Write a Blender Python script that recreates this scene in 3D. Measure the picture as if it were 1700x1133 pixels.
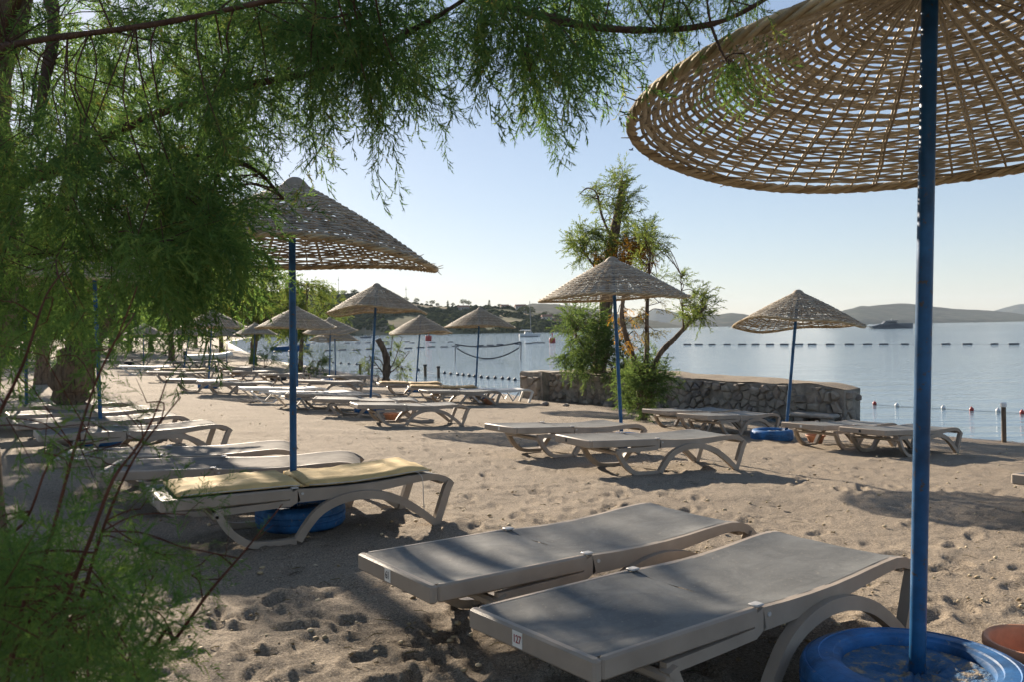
import bpy, math, random
import numpy as np
from mathutils import Vector, Matrix, Euler

random.seed(7)
rng = np.random.default_rng(7)
scene = bpy.context.scene
for o in list(bpy.data.objects):
    bpy.data.objects.remove(o)
C = scene.collection
R_ = math.radians

# ------------------------------------------------------------------ camera
FPX, HC = 1430.0, 1.40          # focal length in pixels of a 1700 px wide frame, eye height
PITCH, ROLL = -math.atan(20.5 / FPX), R_(0.945)
_cp, _sp, _cr, _sr = math.cos(PITCH), math.sin(PITCH), math.cos(ROLL), math.sin(ROLL)
_U0 = np.array([0, -_sp, _cp]); _R0 = np.array([1.0, 0, 0]); FWD = np.array([0, _cp, _sp])
RGT = _cr * _R0 - _sr * _U0
UPV = _sr * _R0 + _cr * _U0
EYE = np.array([0, 0, HC])
cam_data = bpy.data.cameras.new('camera')
cam_data.sensor_width = 36.0
cam_data.lens = 36.0 * FPX / 1700.0
cam_data.clip_start = 0.05
cam_data.clip_end = 20000.0
cam_data.dof.use_dof = True
cam_data.dof.focus_distance = 5.5
cam_data.dof.aperture_fstop = 8.0
cam = bpy.data.objects.new('camera', cam_data)
C.objects.link(cam)
cam.matrix_world = Matrix(((RGT[0], UPV[0], -FWD[0], EYE[0]),
                           (RGT[1], UPV[1], -FWD[1], EYE[1]),
                           (RGT[2], UPV[2], -FWD[2], EYE[2]), (0, 0, 0, 1)))
scene.camera = cam

# ------------------------------------------------------------------ sky, sun, exposure
SUN_AZ, SUN_EL = R_(-25.7), R_(18.8)
world = bpy.data.worlds.new('World')
scene.world = world
world.use_nodes = True
wn = world.node_tree.nodes; wl = world.node_tree.links
sky = wn.new('ShaderNodeTexSky')
sky.sky_type = 'NISHITA'
sky.sun_disc = False
sky.sun_elevation = SUN_EL
sky.sun_rotation = SUN_AZ
sky.altitude = 0.0
sky.air_density = 1.0
sky.dust_density = 0.18
sky.ozone_density = 3.0
wn['Background'].inputs['Strength'].default_value = 0.064
sky_soft = wn.new('ShaderNodeGamma')            # a hazy, even sky: softens the whole dome alike
sky_soft.inputs['Gamma'].default_value = 0.66
wl.new(sky.outputs['Color'], sky_soft.inputs['Color'])
sky_tint = wn.new('ShaderNodeMix'); sky_tint.data_type = 'RGBA'; sky_tint.blend_type = 'MULTIPLY'
sky_tint.inputs[0].default_value = 1.0
sky_tint.inputs[7].default_value = (1.02, 0.98, 1.02, 1)   # a touch of lavender, the whole dome alike
wl.new(sky_soft.outputs['Color'], sky_tint.inputs[6])
wl.new(sky_tint.outputs[2], wn['Background'].inputs['Color'])

sun_d = bpy.data.lights.new('sun', 'SUN')
sun_d.energy = 3.75
sun_d.angle = R_(0.53)
sun_d.color = (1.0, 0.86, 0.69)
sun = bpy.data.objects.new('sun', sun_d)
C.objects.link(sun)
SUNV = Vector((math.sin(SUN_AZ) * math.cos(SUN_EL), math.cos(SUN_AZ) * math.cos(SUN_EL), math.sin(SUN_EL)))
sun.rotation_euler = SUNV.to_track_quat('Z', 'Y').to_euler()

scene.view_settings.view_transform = 'Standard'
scene.view_settings.look = 'None'
scene.view_settings.exposure = 1.85
scene.view_settings.gamma = 1.0
scene.view_settings.use_curve_mapping = False
scene.render.engine = 'CYCLES'
scene.cycles.max_bounces = 5
scene.cycles.use_adaptive_sampling = True
scene.cycles.adaptive_threshold = 0.02
scene.cycles.transparent_max_bounces = 5
scene.cycles.volume_bounces = 0

# ------------------------------------------------------------------ measuring helpers
def ray(px, py):
    return FWD + (px - 850) / FPX * RGT + (566.5 - py) / FPX * UPV

def at(px, py, depth):
    v = ray(px, py)
    return EYE + v / v[1] * depth

def project(p):
    v = np.asarray(p) - EYE
    d = v @ FWD
    return 850 + v @ RGT / d * FPX, 566.5 - v @ UPV / d * FPX

SEA_Z = -0.80
_SY = np.array([-400, -60, 0, 11, 15.2, 20, 27, 34, 42.5, 53, 67, 100, 200, 330, 560, 900.])
_SX = np.array([520, 100, 28, 14, 9.3, 5.3, 0.6, -3.1, -7.4, -12.2, -18.6, -31, -66, -104, -165, -260.])

def inland(x, y):
    return (np.interp(y, _SY, _SX) - x) * 0.82

def ground(x, y):
    d = inland(x, y)
    t = d / 14.5
    up = np.where(t < 0.7, t, 0.7 + 0.3 * (1 - np.exp(-np.maximum(t - 0.7, 0) / 0.3)))
    return np.where(d >= 0, SEA_Z + 0.8 * up, np.maximum(SEA_Z + 0.07 * d, -5.0))

def on_ground(px, py, h=0.0):
    v = ray(px, py)
    z = -0.3
    for _ in range(60):
        t = (z + h - HC) / v[2]
        p = EYE + v * t
        z = 0.5 * z + 0.5 * float(ground(p[0], p[1]))
    return p

# numpy value noise ---------------------------------------------------------
def _hash(ix, iy, seed):
    h = (ix.astype(np.int64) * 374761393 + iy.astype(np.int64) * 668265263 + seed * 974634533) & 0x7fffffff
    h = ((h ^ (h >> 13)) * 1274126177) & 0x7fffffff
    h = h ^ (h >> 16)
    return (h & 0xffff) / 65535.0

def vnoise(x, y, seed=0):
    ix = np.floor(x); iy = np.floor(y)
    fx = x - ix; fy = y - iy
    fx = fx * fx * (3 - 2 * fx); fy = fy * fy * (3 - 2 * fy)
    a = _hash(ix, iy, seed); b = _hash(ix + 1, iy, seed)
    c = _hash(ix, iy + 1, seed); d = _hash(ix + 1, iy + 1, seed)
    return (a * (1 - fx) + b * fx) * (1 - fy) + (c * (1 - fx) + d * fx) * fy - 0.5

def fbm(x, y, seed=0, n=4):
    r = 0; a = 1.0
    for k in range(n):
        r = r + a * vnoise(x * 2 ** k, y * 2 ** k, seed + k * 17)
        a *= 0.5
    return r

# ------------------------------------------------------------------ material helpers
class NT:
    def __init__(self, name):
        self.m = bpy.data.materials.new(name)
        self.m.use_nodes = True
        self.t = self.m.node_tree
        self.n = self.t.nodes
        self.bsdf = self.n['Principled BSDF']
        self.out = self.n['Material Output']
    def new(self, kind, **kw):
        nd = self.n.new(kind)
        for k, v in kw.items():
            setattr(nd, k, v)
        return nd
    def link(self, a, b):
        self.t.links.new(a, b)
    def coord(self, scale=(1, 1, 1), out='Object', rot=(0, 0, 0)):
        tc = self.new('ShaderNodeTexCoord'); mp = self.new('ShaderNodeMapping')
        mp.inputs['Scale'].default_value = scale
        mp.inputs['Rotation'].default_value = rot
        self.link(tc.outputs[out], mp.inputs['Vector'])
        return mp.outputs['Vector']
    def noise(self, vec, scale, detail=3, rough=0.55, dist=0.0):
        n = self.new('ShaderNodeTexNoise')
        n.inputs['Scale'].default_value = scale
        n.inputs['Detail'].default_value = detail
        n.inputs['Roughness'].default_value = rough
        n.inputs['Distortion'].default_value = dist
        if vec is not None:
            self.link(vec, n.inputs['Vector'])
        return n.outputs['Fac']
    def ramp(self, fac, stops):
        r = self.new('ShaderNodeValToRGB')
        els = r.color_ramp.elements
        while len(els) < len(stops):
            els.new(0.5)
        for e, (p, c) in zip(els, stops):
            e.position = p
            e.color = (*c, 1) if len(c) == 3 else c
        self.link(fac, r.inputs['Fac'])
        return r.outputs['Color']
    def mix(self, fac, a, b, mode='MIX'):
        m = self.new('ShaderNodeMix', data_type='RGBA', blend_type=mode)
        for sock, v in ((m.inputs[0], fac), (m.inputs[6], a), (m.inputs[7], b)):
            if isinstance(v, (int, float)):
                sock.default_value = v
            elif isinstance(v, tuple):
                sock.default_value = (*v, 1) if len(v) == 3 else v
            else:
                self.link(v, sock)
        return m.outputs[2]
    def math(self, op, a, b=0.0, c=0.0, clamp=False):
        m = self.new('ShaderNodeMath', operation=op, use_clamp=clamp)
        for s, v in zip(m.inputs, (a, b, c)):
            if isinstance(v, (int, float)):
                s.default_value = v
            else:
                self.link(v, s)
        return m.outputs[0]
    def bump(self, height, strength=0.5, dist=0.01, prev=None):
        b = self.new('ShaderNodeBump')
        b.inputs['Strength'].default_value = strength
        b.inputs['Distance'].default_value = dist
        self.link(height, b.inputs['Height'])
        if prev is not None:
            self.link(prev, b.inputs['Normal'])
        return b.outputs['Normal']
    def set(self, **kw):
        for k, v in kw.items():
            s = self.bsdf.inputs[k.replace('_', ' ')]
            if isinstance(v, (int, float)):
                s.default_value = v
            elif isinstance(v, tuple):
                s.default_value = (*v, 1) if len(v) == 3 else v
            else:
                self.link(v, s)
        return self.m

def paint(name, col, rough=0.5, var=0.12, scale=9.0, bump=0.0, spots=None, spec=0.5, thr=0.62):
    t = NT(name)
    v = t.coord()
    f = t.noise(v, scale, 5, 0.6)
    lo = tuple(c * (1 - var * 1.6) for c in col); hi = tuple(min(1, c * (1 + var)) for c in col)
    c = t.ramp(f, [(0.3, lo), (0.7, hi)])
    if spots:
        f2 = t.noise(v, scale * 4.3, 4, 0.7)
        k = t.ramp(f2, [(thr, (0, 0, 0)), (thr + 0.07, (1, 1, 1))])
        c = t.mix(k, c, spots)
    t.set(Base_Color=c, Roughness=t.math('MULTIPLY_ADD', f, 0.25, rough - 0.12))
    t.bsdf.inputs['Specular IOR Level'].default_value = spec
    if bump:
        t.set(Normal=t.bump(t.noise(v, scale * 12, 3), bump, 0.004))
    return t.m

MAT = {}

# sand
t = NT('sand')
v = t.coord()
big = t.noise(v, 0.55, 4, 0.6)
med = t.noise(v, 7.0, 4, 0.6)
fine = t.noise(v, 120.0, 2, 0.7)
grain = t.noise(v, 420.0, 1, 0.6)
c = t.ramp(big, [(0.3, (0.315, 0.258, 0.188)), (0.7, (0.395, 0.328, 0.244))])
c = t.mix(t.math('MULTIPLY', med, 0.5), c, (0.25, 0.20, 0.145))
c = t.mix(t.ramp(grain, [(0.36, (1, 1, 1)), (0.49, (0, 0, 0))]), c, (0.17, 0.14, 0.115))
c = t.mix(t.ramp(fine, [(0.58, (0, 0, 0)), (0.74, (1, 1, 1))]), c, (0.62, 0.54, 0.45))
c = t.mix(t.ramp(t.noise(v, 46.0, 3, 0.75), [(0.30, (0.85, 0.85, 0.85)), (0.47, (0, 0, 0))]), c, (0.15, 0.122, 0.092))
g1 = t.noise(v, 85.0, 3, 0.8)
c = t.mix(1.0, c, t.ramp(g1, [(0.30, (0.42, 0.41, 0.40)), (0.50, (1.0, 1.0, 1.0)), (0.70, (1.5, 1.48, 1.45))]), 'MULTIPLY')
vor = t.new('ShaderNodeTexVoronoi'); vor.inputs['Scale'].default_value = 16.0
t.link(v, vor.inputs['Vector'])
peb = t.ramp(vor.outputs['Distance'], [(0.07, (1, 1, 1)), (0.10, (0, 0, 0))])
pm = t.math('MULTIPLY', peb, t.ramp(t.noise(v, 1.7, 3), [(0.5, (0, 0, 0)), (0.62, (1, 1, 1))]))
c = t.mix(pm, c, t.ramp(t.noise(v, 23.0, 1), [(0.4, (0.10, 0.085, 0.07)), (0.6, (0.46, 0.42, 0.37))]))
sep = t.new('ShaderNodeSeparateXYZ'); t.link(t.coord(), sep.inputs[0])
wet = t.ramp(t.math('MULTIPLY_ADD', sep.outputs['Z'], 1.0, t.math('MULTIPLY_ADD', med, 0.06, 1.0)), [(0.225, (1, 1, 1)), (0.30, (0, 0, 0))])
c = t.mix(wet, c, (0.13, 0.10, 0.075))
n1 = t.bump(t.noise(v, 22.0, 5, 0.7), 0.75, 0.03)
n1 = t.bump(g1, 0.8, 0.014, n1)
n2 = t.bump(grain, 0.6, 0.005, n1)
t.set(Base_Color=c, Roughness=t.mix(wet, (0.95, 0.95, 0.95), (0.4, 0.4, 0.4)), Normal=n2)
t.bsdf.inputs['Specular IOR Level'].default_value = 0.15
MAT['sand'] = t.m

# sea water
t = NT('sea_water')
v1 = t.coord((0.35, 1.7, 1.0), rot=(0, 0, R_(10)))
v2 = t.coord((0.6, 2.6, 1.0), rot=(0, 0, R_(-7)))
sepw = t.new('ShaderNodeSeparateXYZ'); t.link(t.coord(), sepw.inputs[0])
w3 = t.noise(t.coord((0.10, 0.62, 1.0), rot=(0, 0, R_(4))), 1.0, 3, 0.6)
gust = t.noise(t.coord((0.012, 0.05, 1)), 1.0, 3, 0.5)
w1 = t.noise(v1, 1.1, 3, 0.55)
w2 = t.noise(v2, 4.2, 3, 0.6)
far = t.math('MULTIPLY_ADD', sepw.outputs['Y'], 1 / 110.0, -0.1, clamp=True)
amp = t.math('MULTIPLY_ADD', t.math('MULTIPLY_ADD', far, 1.0, t.math('MULTIPLY', gust, 0.5)), 0.045, 0.006)
bmp = t.new('ShaderNodeBump')
bmp.inputs['Distance'].default_value = 1.0
t.link(t.math('MULTIPLY_ADD', w3, 0.075, t.math('MULTIPLY', t.math('MULTIPLY_ADD', w2, 0.5, w1), amp)), bmp.inputs['Height'])
bmp.inputs['Strength'].default_value = 1.0
t.set(Base_Color=(0.115, 0.175, 0.215), Roughness=0.05, Normal=bmp.outputs['Normal'], IOR=1.333)
MAT['water'] = t.m

MAT['taupe'] = paint('taupe_plastic', (0.345, 0.285, 0.225), 0.55, 0.10, 5.0, 0.05, spec=0.4)
MAT['white_plastic'] = paint('white_plastic', (0.72, 0.70, 0.66), 0.45, 0.06, 5.0)
MAT['clip'] = paint('clip_plastic', (0.52, 0.50, 0.47), 0.4, 0.06, 20.0)
MAT['tag'] = paint('tag_paper', (0.76, 0.74, 0.68), 0.6, 0.05, 30.0)
MAT['ink_red'] = paint('ink_red', (0.32, 0.03, 0.03), 0.6, 0.1, 30.0)
MAT['ink_black'] = paint('ink_black', (0.03, 0.03, 0.03), 0.6, 0.1, 30.0)

def sling(name, col):
    t = NT(name)
    v = t.coord()
    f = t.noise(v, 3.0, 5, 0.6)
    c = t.ramp(f, [(0.3, tuple(x * 0.8 for x in col)), (0.7, tuple(x * 1.18 for x in col))])
    dust = t.ramp(t.noise(v, 60.0, 3, 0.7), [(0.60, (0, 0, 0)), (0.74, (0.8, 0.8, 0.8))])
    c = t.mix(dust, c, (0.27, 0.24, 0.20))
    stain = t.ramp(t.noise(v, 6.5, 6, 0.7, 0.8), [(0.42, (0, 0, 0)), (0.66, (0.55, 0.55, 0.55))])
    c = t.mix(stain, c, tuple(min(1, x * 1.9) for x in col))
    streak = t.ramp(t.noise(t.coord((1.5, 14, 1)), 1.6, 4, 0.6), [(0.45, (0, 0, 0)), (0.75, (0.4, 0.4, 0.4))])
    c = t.mix(streak, c, tuple(min(1, x * 1.5) for x in col))
    wv = t.new('ShaderNodeTexWave'); wv.inputs['Scale'].default_value = 160.0; t.link(v, wv.inputs['Vector'])
    t.set(Base_Color=c, Roughness=0.6, Normal=t.bump(wv.outputs['Fac'], 0.15, 0.001))
    t.bsdf.inputs['Specular IOR Level'].default_value = 0.24
    return t.m
MAT['sling'] = sling('grey_sling', (0.105, 0.107, 0.102))
MAT['sling_sunlit'] = sling('sunlit_sling', (0.15, 0.138, 0.122))  # lighter copy of the grey sling: grazing sun put into the colour
MAT['sling_sunlit'].node_tree.nodes['Principled BSDF'].inputs['Specular IOR Level'].default_value = 0.06
MAT['sling_sunlit'].node_tree.nodes['Principled BSDF'].inputs['Roughness'].default_value = 0.85
MAT['sling_white'] = sling('white_sling', (0.50, 0.50, 0.49))
MAT['cushion'] = paint('yellow_fabric', (0.64, 0.475, 0.225), 0.85, 0.16, 6.0, 0.3, spec=0.2)
MAT['cushion_straw'] = paint('straw_cushion', (0.52, 0.36, 0.18), 0.85, 0.16, 6.0, 0.3, spec=0.2)
MAT['piping'] = paint('piping_cord', (0.55, 0.51, 0.44), 0.8, 0.1, 20.0)
MAT['pole'] = paint('blue_pole_paint', (0.014, 0.088, 0.21), 0.38, 0.3, 7.0, 0.1, spots=(0.075, 0.06, 0.055), spec=0.3, thr=0.60)
MAT['tyre'] = paint('blue_tyre_paint', (0.026, 0.125, 0.31), 0.58, 0.45, 7.0, 0.4, spots=(0.20, 0.21, 0.21), spec=0.35, thr=0.63)
MAT['black_tyre'] = paint('black_rubber', (0.025, 0.025, 0.027), 0.6, 0.2, 9.0, 0.2)
MAT['terracotta'] = paint('terracotta', (0.56, 0.25, 0.13), 0.7, 0.22, 7.0, 0.15)
MAT['concrete'] = paint('concrete', (0.33, 0.30, 0.26), 0.9, 0.25, 4.0, 0.4)
MAT['mortar'] = paint('mortar', (0.29, 0.255, 0.21), 0.95, 0.3, 5.0, 0.8)
MAT['wood'] = paint('weathered_wood', (0.16, 0.115, 0.075), 0.85, 0.3, 10.0, 0.4)
MAT['rope'] = paint('dark_rope', (0.03, 0.033, 0.04), 0.8, 0.2, 30.0)
MAT['float'] = paint('dark_float', (0.03, 0.036, 0.05), 0.5, 0.2, 10.0)
MAT['red'] = paint('red_float', (0.42, 0.05, 0.04), 0.45, 0.15, 10.0)
MAT['white'] = paint('white_paint', (0.74, 0.74, 0.72), 0.4, 0.06, 4.0)
MAT['ship'] = paint('grey_ship_paint', (0.13, 0.145, 0.165), 0.4, 0.08, 0.6)
MAT['glass'] = paint('dark_glass', (0.02, 0.025, 0.03), 0.1, 0.1, 2.0)
MAT['blue_hull'] = paint('blue_hull', (0.03, 0.12, 0.30), 0.4, 0.15, 2.0)
MAT['metal'] = paint('grey_metal', (0.25, 0.25, 0.26), 0.4, 0.1, 8.0)
MAT['black_cloth'] = paint('black_cloth', (0.02, 0.02, 0.022), 0.9, 0.2, 8.0)
MAT['wall_pale'] = paint('pale_render', (0.42, 0.39, 0.35), 0.9, 0.08, 0.4)
MAT['roof'] = paint('roof_tile', (0.32, 0.16, 0.10), 0.9, 0.15, 0.8)
MAT['bird'] = paint('bird_feather', (0.05, 0.05, 0.055), 0.8, 0.1, 8.0)

def straw(name, a, b, cc):
    t = NT(name)
    at_ = t.new('ShaderNodeAttribute'); at_.attribute_name = 'tint'
    v = t.coord()
    f = t.noise(v, 30.0, 4, 0.7)
    k = t.math('ADD', at_.outputs['Fac'], t.math('MULTIPLY_ADD', f, 0.7, -0.35), clamp=True)
    c = t.ramp(k, [(0.05, a), (0.5, b), (0.95, cc)])
    t.set(Base_Color=c, Roughness=0.75, Normal=t.bump(t.noise(v, 150.0, 2), 0.4, 0.003))
    t.bsdf.inputs['Specular IOR Level'].default_value = 0.3
    return t.m
MAT['cane'] = straw('peeled_cane', (0.25, 0.20, 0.135), (0.47, 0.40, 0.285), (0.66, 0.59, 0.46))
MAT['cane_grey'] = straw('weathered_cane', (0.16, 0.13, 0.095), (0.33, 0.275, 0.205), (0.50, 0.44, 0.345))
MAT['rim_cane'] = straw('rim_cane', (0.21, 0.15, 0.08), (0.44, 0.34, 0.20), (0.60, 0.49, 0.32))

def bark(name, a, b):
    t = NT(name)
    v = t.coord((6, 6, 1.6))
    f = t.noise(v, 2.2, 6, 0.65, 0.6)
    c = t.ramp(f, [(0.32, a), (0.68, b)])
    t.set(Base_Color=c, Roughness=0.95, Normal=t.bump(f, 0.9, 0.05))
    t.bsdf.inputs['Specular IOR Level'].default_value = 0.15
    return t.m
MAT['bark'] = bark('tamarisk_bark', (0.055, 0.04, 0.03), (0.24, 0.18, 0.125))
MAT['twig'] = bark('red_brown_twig', (0.07, 0.03, 0.02), (0.17, 0.07, 0.045))
MAT['branch'] = bark('branch_bark', (0.05, 0.03, 0.022), (0.13, 0.08, 0.055))

def leaf(name, stops, trans=0.6):
    t = NT(name)
    a = t.new('ShaderNodeAttribute'); a.attribute_name = 'tint'
    c = t.ramp(a.outputs['Fac'], stops)
    d = t.new('ShaderNodeBsdfDiffuse'); tr = t.new('ShaderNodeBsdfTranslucent')
    t.link(c, d.inputs['Color'])
    t.link(t.mix(1.0, c, (1.25, 1.3, 0.75), 'MULTIPLY'), tr.inputs['Color'])
    mx = t.new('ShaderNodeMixShader'); mx.inputs[0].default_value = trans
    t.link(d.outputs[0], mx.inputs[1]); t.link(tr.outputs[0], mx.inputs[2])
    t.link(mx.outputs[0], t.out.inputs['Surface'])
    return t.m
MAT['leaf'] = leaf('tamarisk_leaf', [(0.0, (0.055, 0.108, 0.046)), (0.5, (0.105, 0.182, 0.07)), (0.82, (0.19, 0.25, 0.085)), (1.0, (0.25, 0.18, 0.08))])
MAT['leaf_shrub'] = leaf('fresh_tamarisk_leaf', [(0.0, (0.075, 0.135, 0.05)), (0.6, (0.145, 0.235, 0.08)), (1.0, (0.24, 0.30, 0.09))])
MAT['leaf_mid'] = leaf('olive_leaf', [(0.0, (0.065, 0.10, 0.04)), (0.6, (0.14, 0.18, 0.065)), (0.88, (0.23, 0.22, 0.075)), (1.0, (0.32, 0.18, 0.05))])
MAT['leaf_bush'] = leaf('green_bush_leaf', [(0.0, (0.055, 0.095, 0.042)), (0.6, (0.115, 0.165, 0.07)), (1.0, (0.21, 0.24, 0.10))], 0.5)
MAT['leaf_rust'] = leaf('rusty_leaf', [(0.0, (0.20, 0.10, 0.03)), (0.6, (0.40, 0.21, 0.05)), (1.0, (0.44, 0.30, 0.08))])
MAT['leaf_dry'] = leaf('dry_leaf', [(0.0, (0.08, 0.075, 0.045)), (1.0, (0.20, 0.17, 0.09))])

t = NT('stone')
oi = t.new('ShaderNodeObjectInfo')
v = t.coord()
f = t.noise(v, 5.0, 5, 0.65)
c = t.ramp(oi.outputs['Random'], [(0.0, (0.15, 0.14, 0.13)), (0.25, (0.33, 0.285, 0.23)), (0.6, (0.44, 0.385, 0.31)), (0.85, (0.36, 0.28, 0.22)), (1.0, (0.20, 0.185, 0.175))])
c = t.mix(t.math('MULTIPLY', f, 0.55), c, (0.17, 0.145, 0.12))
smear = t.ramp(t.noise(v, 3.3, 5, 0.7), [(0.46, (0, 0, 0)), (0.58, (0.85, 0.85, 0.85))])
c = t.mix(smear, c, (0.40, 0.335, 0.26))
t.set(Base_Color=c, Roughness=0.9, Normal=t.bump(t.noise(v, 11.0, 6, 0.75), 1.0, 0.06))
MAT['stone'] = t.m

def terrain(name, stops, scale):
    t = NT(name)
    v = t.coord((1, 1, 2.5))
    f = t.noise(v, scale, 6, 0.62)
    c = t.ramp(f, stops)
    t.set(Base_Color=c, Roughness=1.0)
    t.bsdf.inputs['Specular IOR Level'].default_value = 0.05
    return t.m
MAT['headland'] = terrain('headland_scrub', [(0.34, (0.045, 0.062, 0.028)), (0.5, (0.11, 0.115, 0.06)), (0.62, (0.22, 0.185, 0.115)), (0.8, (0.30, 0.25, 0.17))], 0.02)
MAT['hill'] = terrain('hill_scrub', [(0.38, (0.016, 0.028, 0.020)), (0.52, (0.034, 0.042, 0.030)), (0.62, (0.06, 0.06, 0.045)), (0.75, (0.10, 0.09, 0.07))], 0.03)
MAT['scrub'] = leaf('scrub_leaf', [(0.0, (0.030, 0.045, 0.020)), (1.0, (0.085, 0.095, 0.045))], 0.2)

# ------------------------------------------------------------------ object helpers
def tag(o, label=None, cat=None, group=None, kind=None):
    if label: o['label'] = label
    if cat: o['category'] = cat
    if group: o['group'] = group
    if kind: o['kind'] = kind
    return o

def empty(name, loc=(0, 0, 0), rot=(0, 0, 0), label=None, cat=None, group=None):
    o = bpy.data.objects.new(name, None)
    o.empty_display_size = 0.1
    C.objects.link(o)
    o.location = Vector([float(x) for x in loc]); o.rotation_euler = rot
    return tag(o, label, cat, group)

def link_mesh(name, me, parent=None, loc=None, rot=None):
    o = bpy.data.objects.new(name, me)
    C.objects.link(o)
    o.parent = parent
    if loc is not None: o.location = Vector([float(x) for x in loc])
    if rot is not None: o.rotation_euler = rot
    return o

def copy_tree(o, parent=None):
    c = o.copy(); C.objects.link(c); c.parent = parent
    for ch in list(o.children):
        copy_tree(ch, c)
    return c

class MB:
    """collects shapes, then builds ONE mesh"""
    def __init__(self):
        self.v = []; self.f = []; self.tint = []
    def add(self, verts, faces, tint=0.5):
        b = len(self.v)
        self.v.extend([tuple(p) for p in verts])
        self.f.extend([tuple(i + b for i in f) for f in faces])
        self.tint.extend([tint] * len(verts))
    def box(self, a, b, bev=0.0):
        x0, y0, z0 = a; x1, y1, z1 = b
        if bev <= 0:
            vs = [(x, y, z) for z in (z0, z1) for y in (y0, y1) for x in (x0, x1)]
            self.add(vs, [(0, 2, 3, 1), (4, 5, 7, 6), (0, 1, 5, 4), (2, 6, 7, 3), (0, 4, 6, 2), (1, 3, 7, 5)])
            return
        def ring(ins, z):
            i = ins; c = bev
            return [(x0 + i + c, y0 + i, z), (x1 - i - c, y0 + i, z), (x1 - i, y0 + i + c, z), (x1 - i, y1 - i - c, z),
                    (x1 - i - c, y1 - i, z), (x0 + i + c, y1 - i, z), (x0 + i, y1 - i - c, z), (x0 + i, y0 + i + c, z)]
        rs = [ring(bev, z0), ring(0, z0 + bev), ring(0, z1 - bev), ring(bev, z1)]
        vs = sum(rs, [])
        fs = [tuple(reversed(range(8)))]
        for k in range(3):
            for i in range(8):
                j = (i + 1) % 8
                fs.append((k * 8 + i, k * 8 + j, k * 8 + 8 + j, k * 8 + 8 + i))
        fs.append(tuple(range(24, 32)))
        self.add(vs, fs)
    def tube(self, pts, rad, n=8, tint=0.5, cap=True):
        pts = [np.asarray(p, float) for p in pts]
        m = len(pts)
        if not hasattr(rad, '__len__'): rad = [rad] * m
        vs = []; fs = []
        up = np.array([0.13, 0.31, 0.94])
        prev = None
        for i in range(m):
            d = pts[min(i + 1, m - 1)] - pts[max(i - 1, 0)]
            d = d / (np.linalg.norm(d) + 1e-9)
            if prev is None:
                a = np.cross(d, up if abs(d @ up) < 0.9 else np.array([1.0, 0, 0]))
            else:
                a = prev - d * (prev @ d)
            a /= (np.linalg.norm(a) + 1e-9); prev = a
            b = np.cross(d, a)
            for k in range(n):
                th = 2 * math.pi * k / n
                vs.append(pts[i] + rad[i] * (math.cos(th) * a + math.sin(th) * b))
        for i in range(m - 1):
            for k in range(n):
                l = (k + 1) % n
                fs.append((i * n + k, i * n + l, i * n + n + l, i * n + n + k))
        if cap:
            fs.append(tuple(reversed(range(n)))); fs.append(tuple(range((m - 1) * n, m * n)))
        self.add(vs, fs, tint)
    def bar(self, pts, half_y, half_t, y0, splay=0.0):
        """rectangular bar following an x-z path at side y0, thickness half_t in the plane, half_y across"""
        m = len(pts); vs = []; fs = []
        for i in range(m):
            d = np.array(pts[min(i + 1, m - 1)]) - np.array(pts[max(i - 1, 0)])
            d = d / (np.linalg.norm(d) + 1e-9)
            nrm = np.array([-d[1], d[0]])
            ht = half_t[i] if hasattr(half_t, '__len__') else half_t
            x, z = pts[i]
            yc = y0 + splay * (0.36 - z)
            c = 0.006
            for sy, st in ((-1, -1), (1, -1), (1, 1), (-1, 1)):
                vs.append((x + nrm[0] * (ht - (c if sy * st > 9 else 0)) * st, yc + sy * half_y, z + nrm[1] * ht * st))
        for i in range(m - 1):
            for k in range(4):
                l = (k + 1) % 4
                fs.append((i * 4 + k, i * 4 + l, i * 4 + 4 + l, i * 4 + 4 + k))
        fs.append((3, 2, 1, 0)); fs.append(tuple(range((m - 1) * 4, m * 4)))
        self.add(vs, fs)
    def lathe(self, prof, n=32, tint=0.5, close=False, center=(0, 0, 0), jit=None):
        m = len(prof); vs = []; fs = []
        for i, (r, z) in enumerate(prof):
            for k in range(n):
                th = 2 * math.pi * k / n
                rr = r * (1 + (jit(th, i) if jit else 0))
                vs.append((center[0] + rr * math.cos(th), center[1] + rr * math.sin(th), center[2] + z))
        for i in range(m if close else m - 1):
            j = (i + 1) % m
            for k in range(n):
                l = (k + 1) % n
                fs.append((i * n + k, i * n + l, j * n + l, j * n + k))
        self.add(vs, fs, tint)
    def prism(self, poly, y0, y1):
        """extrude an x-z polygon along y"""
        n = len(poly)
        vs = [(x, y0, z) for x, z in poly] + [(x, y1, z) for x, z in poly]
        fs = [tuple(range(n)), tuple(reversed(range(n, 2 * n)))]
        for i in range(n):
            j = (i + 1) % n
            fs.append((j, i, n + i, n + j))
        self.add(vs, fs)
    def mesh(self, name, mat, smooth=False, angle=None):
        me = bpy.data.meshes.new(name)
        me.from_pydata(self.v, [], self.f)
        if smooth:
            me.polygons.foreach_set('use_smooth', [True] * len(me.polygons))
        a = me.attributes.new('tint', 'FLOAT', 'POINT')
        a.data.foreach_set('value', np.array(self.tint, dtype=np.float32))
        me.materials.append(MAT[mat] if isinstance(mat, str) else mat)
        me.update()
        if angle is not None:
            me.set_sharp_from_angle(angle=R_(angle))
        return me
    def build(self, name, mat, parent=None, smooth=False, angle=None):
        return link_mesh(name, self.mesh(name, mat, smooth, angle), parent)

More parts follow.
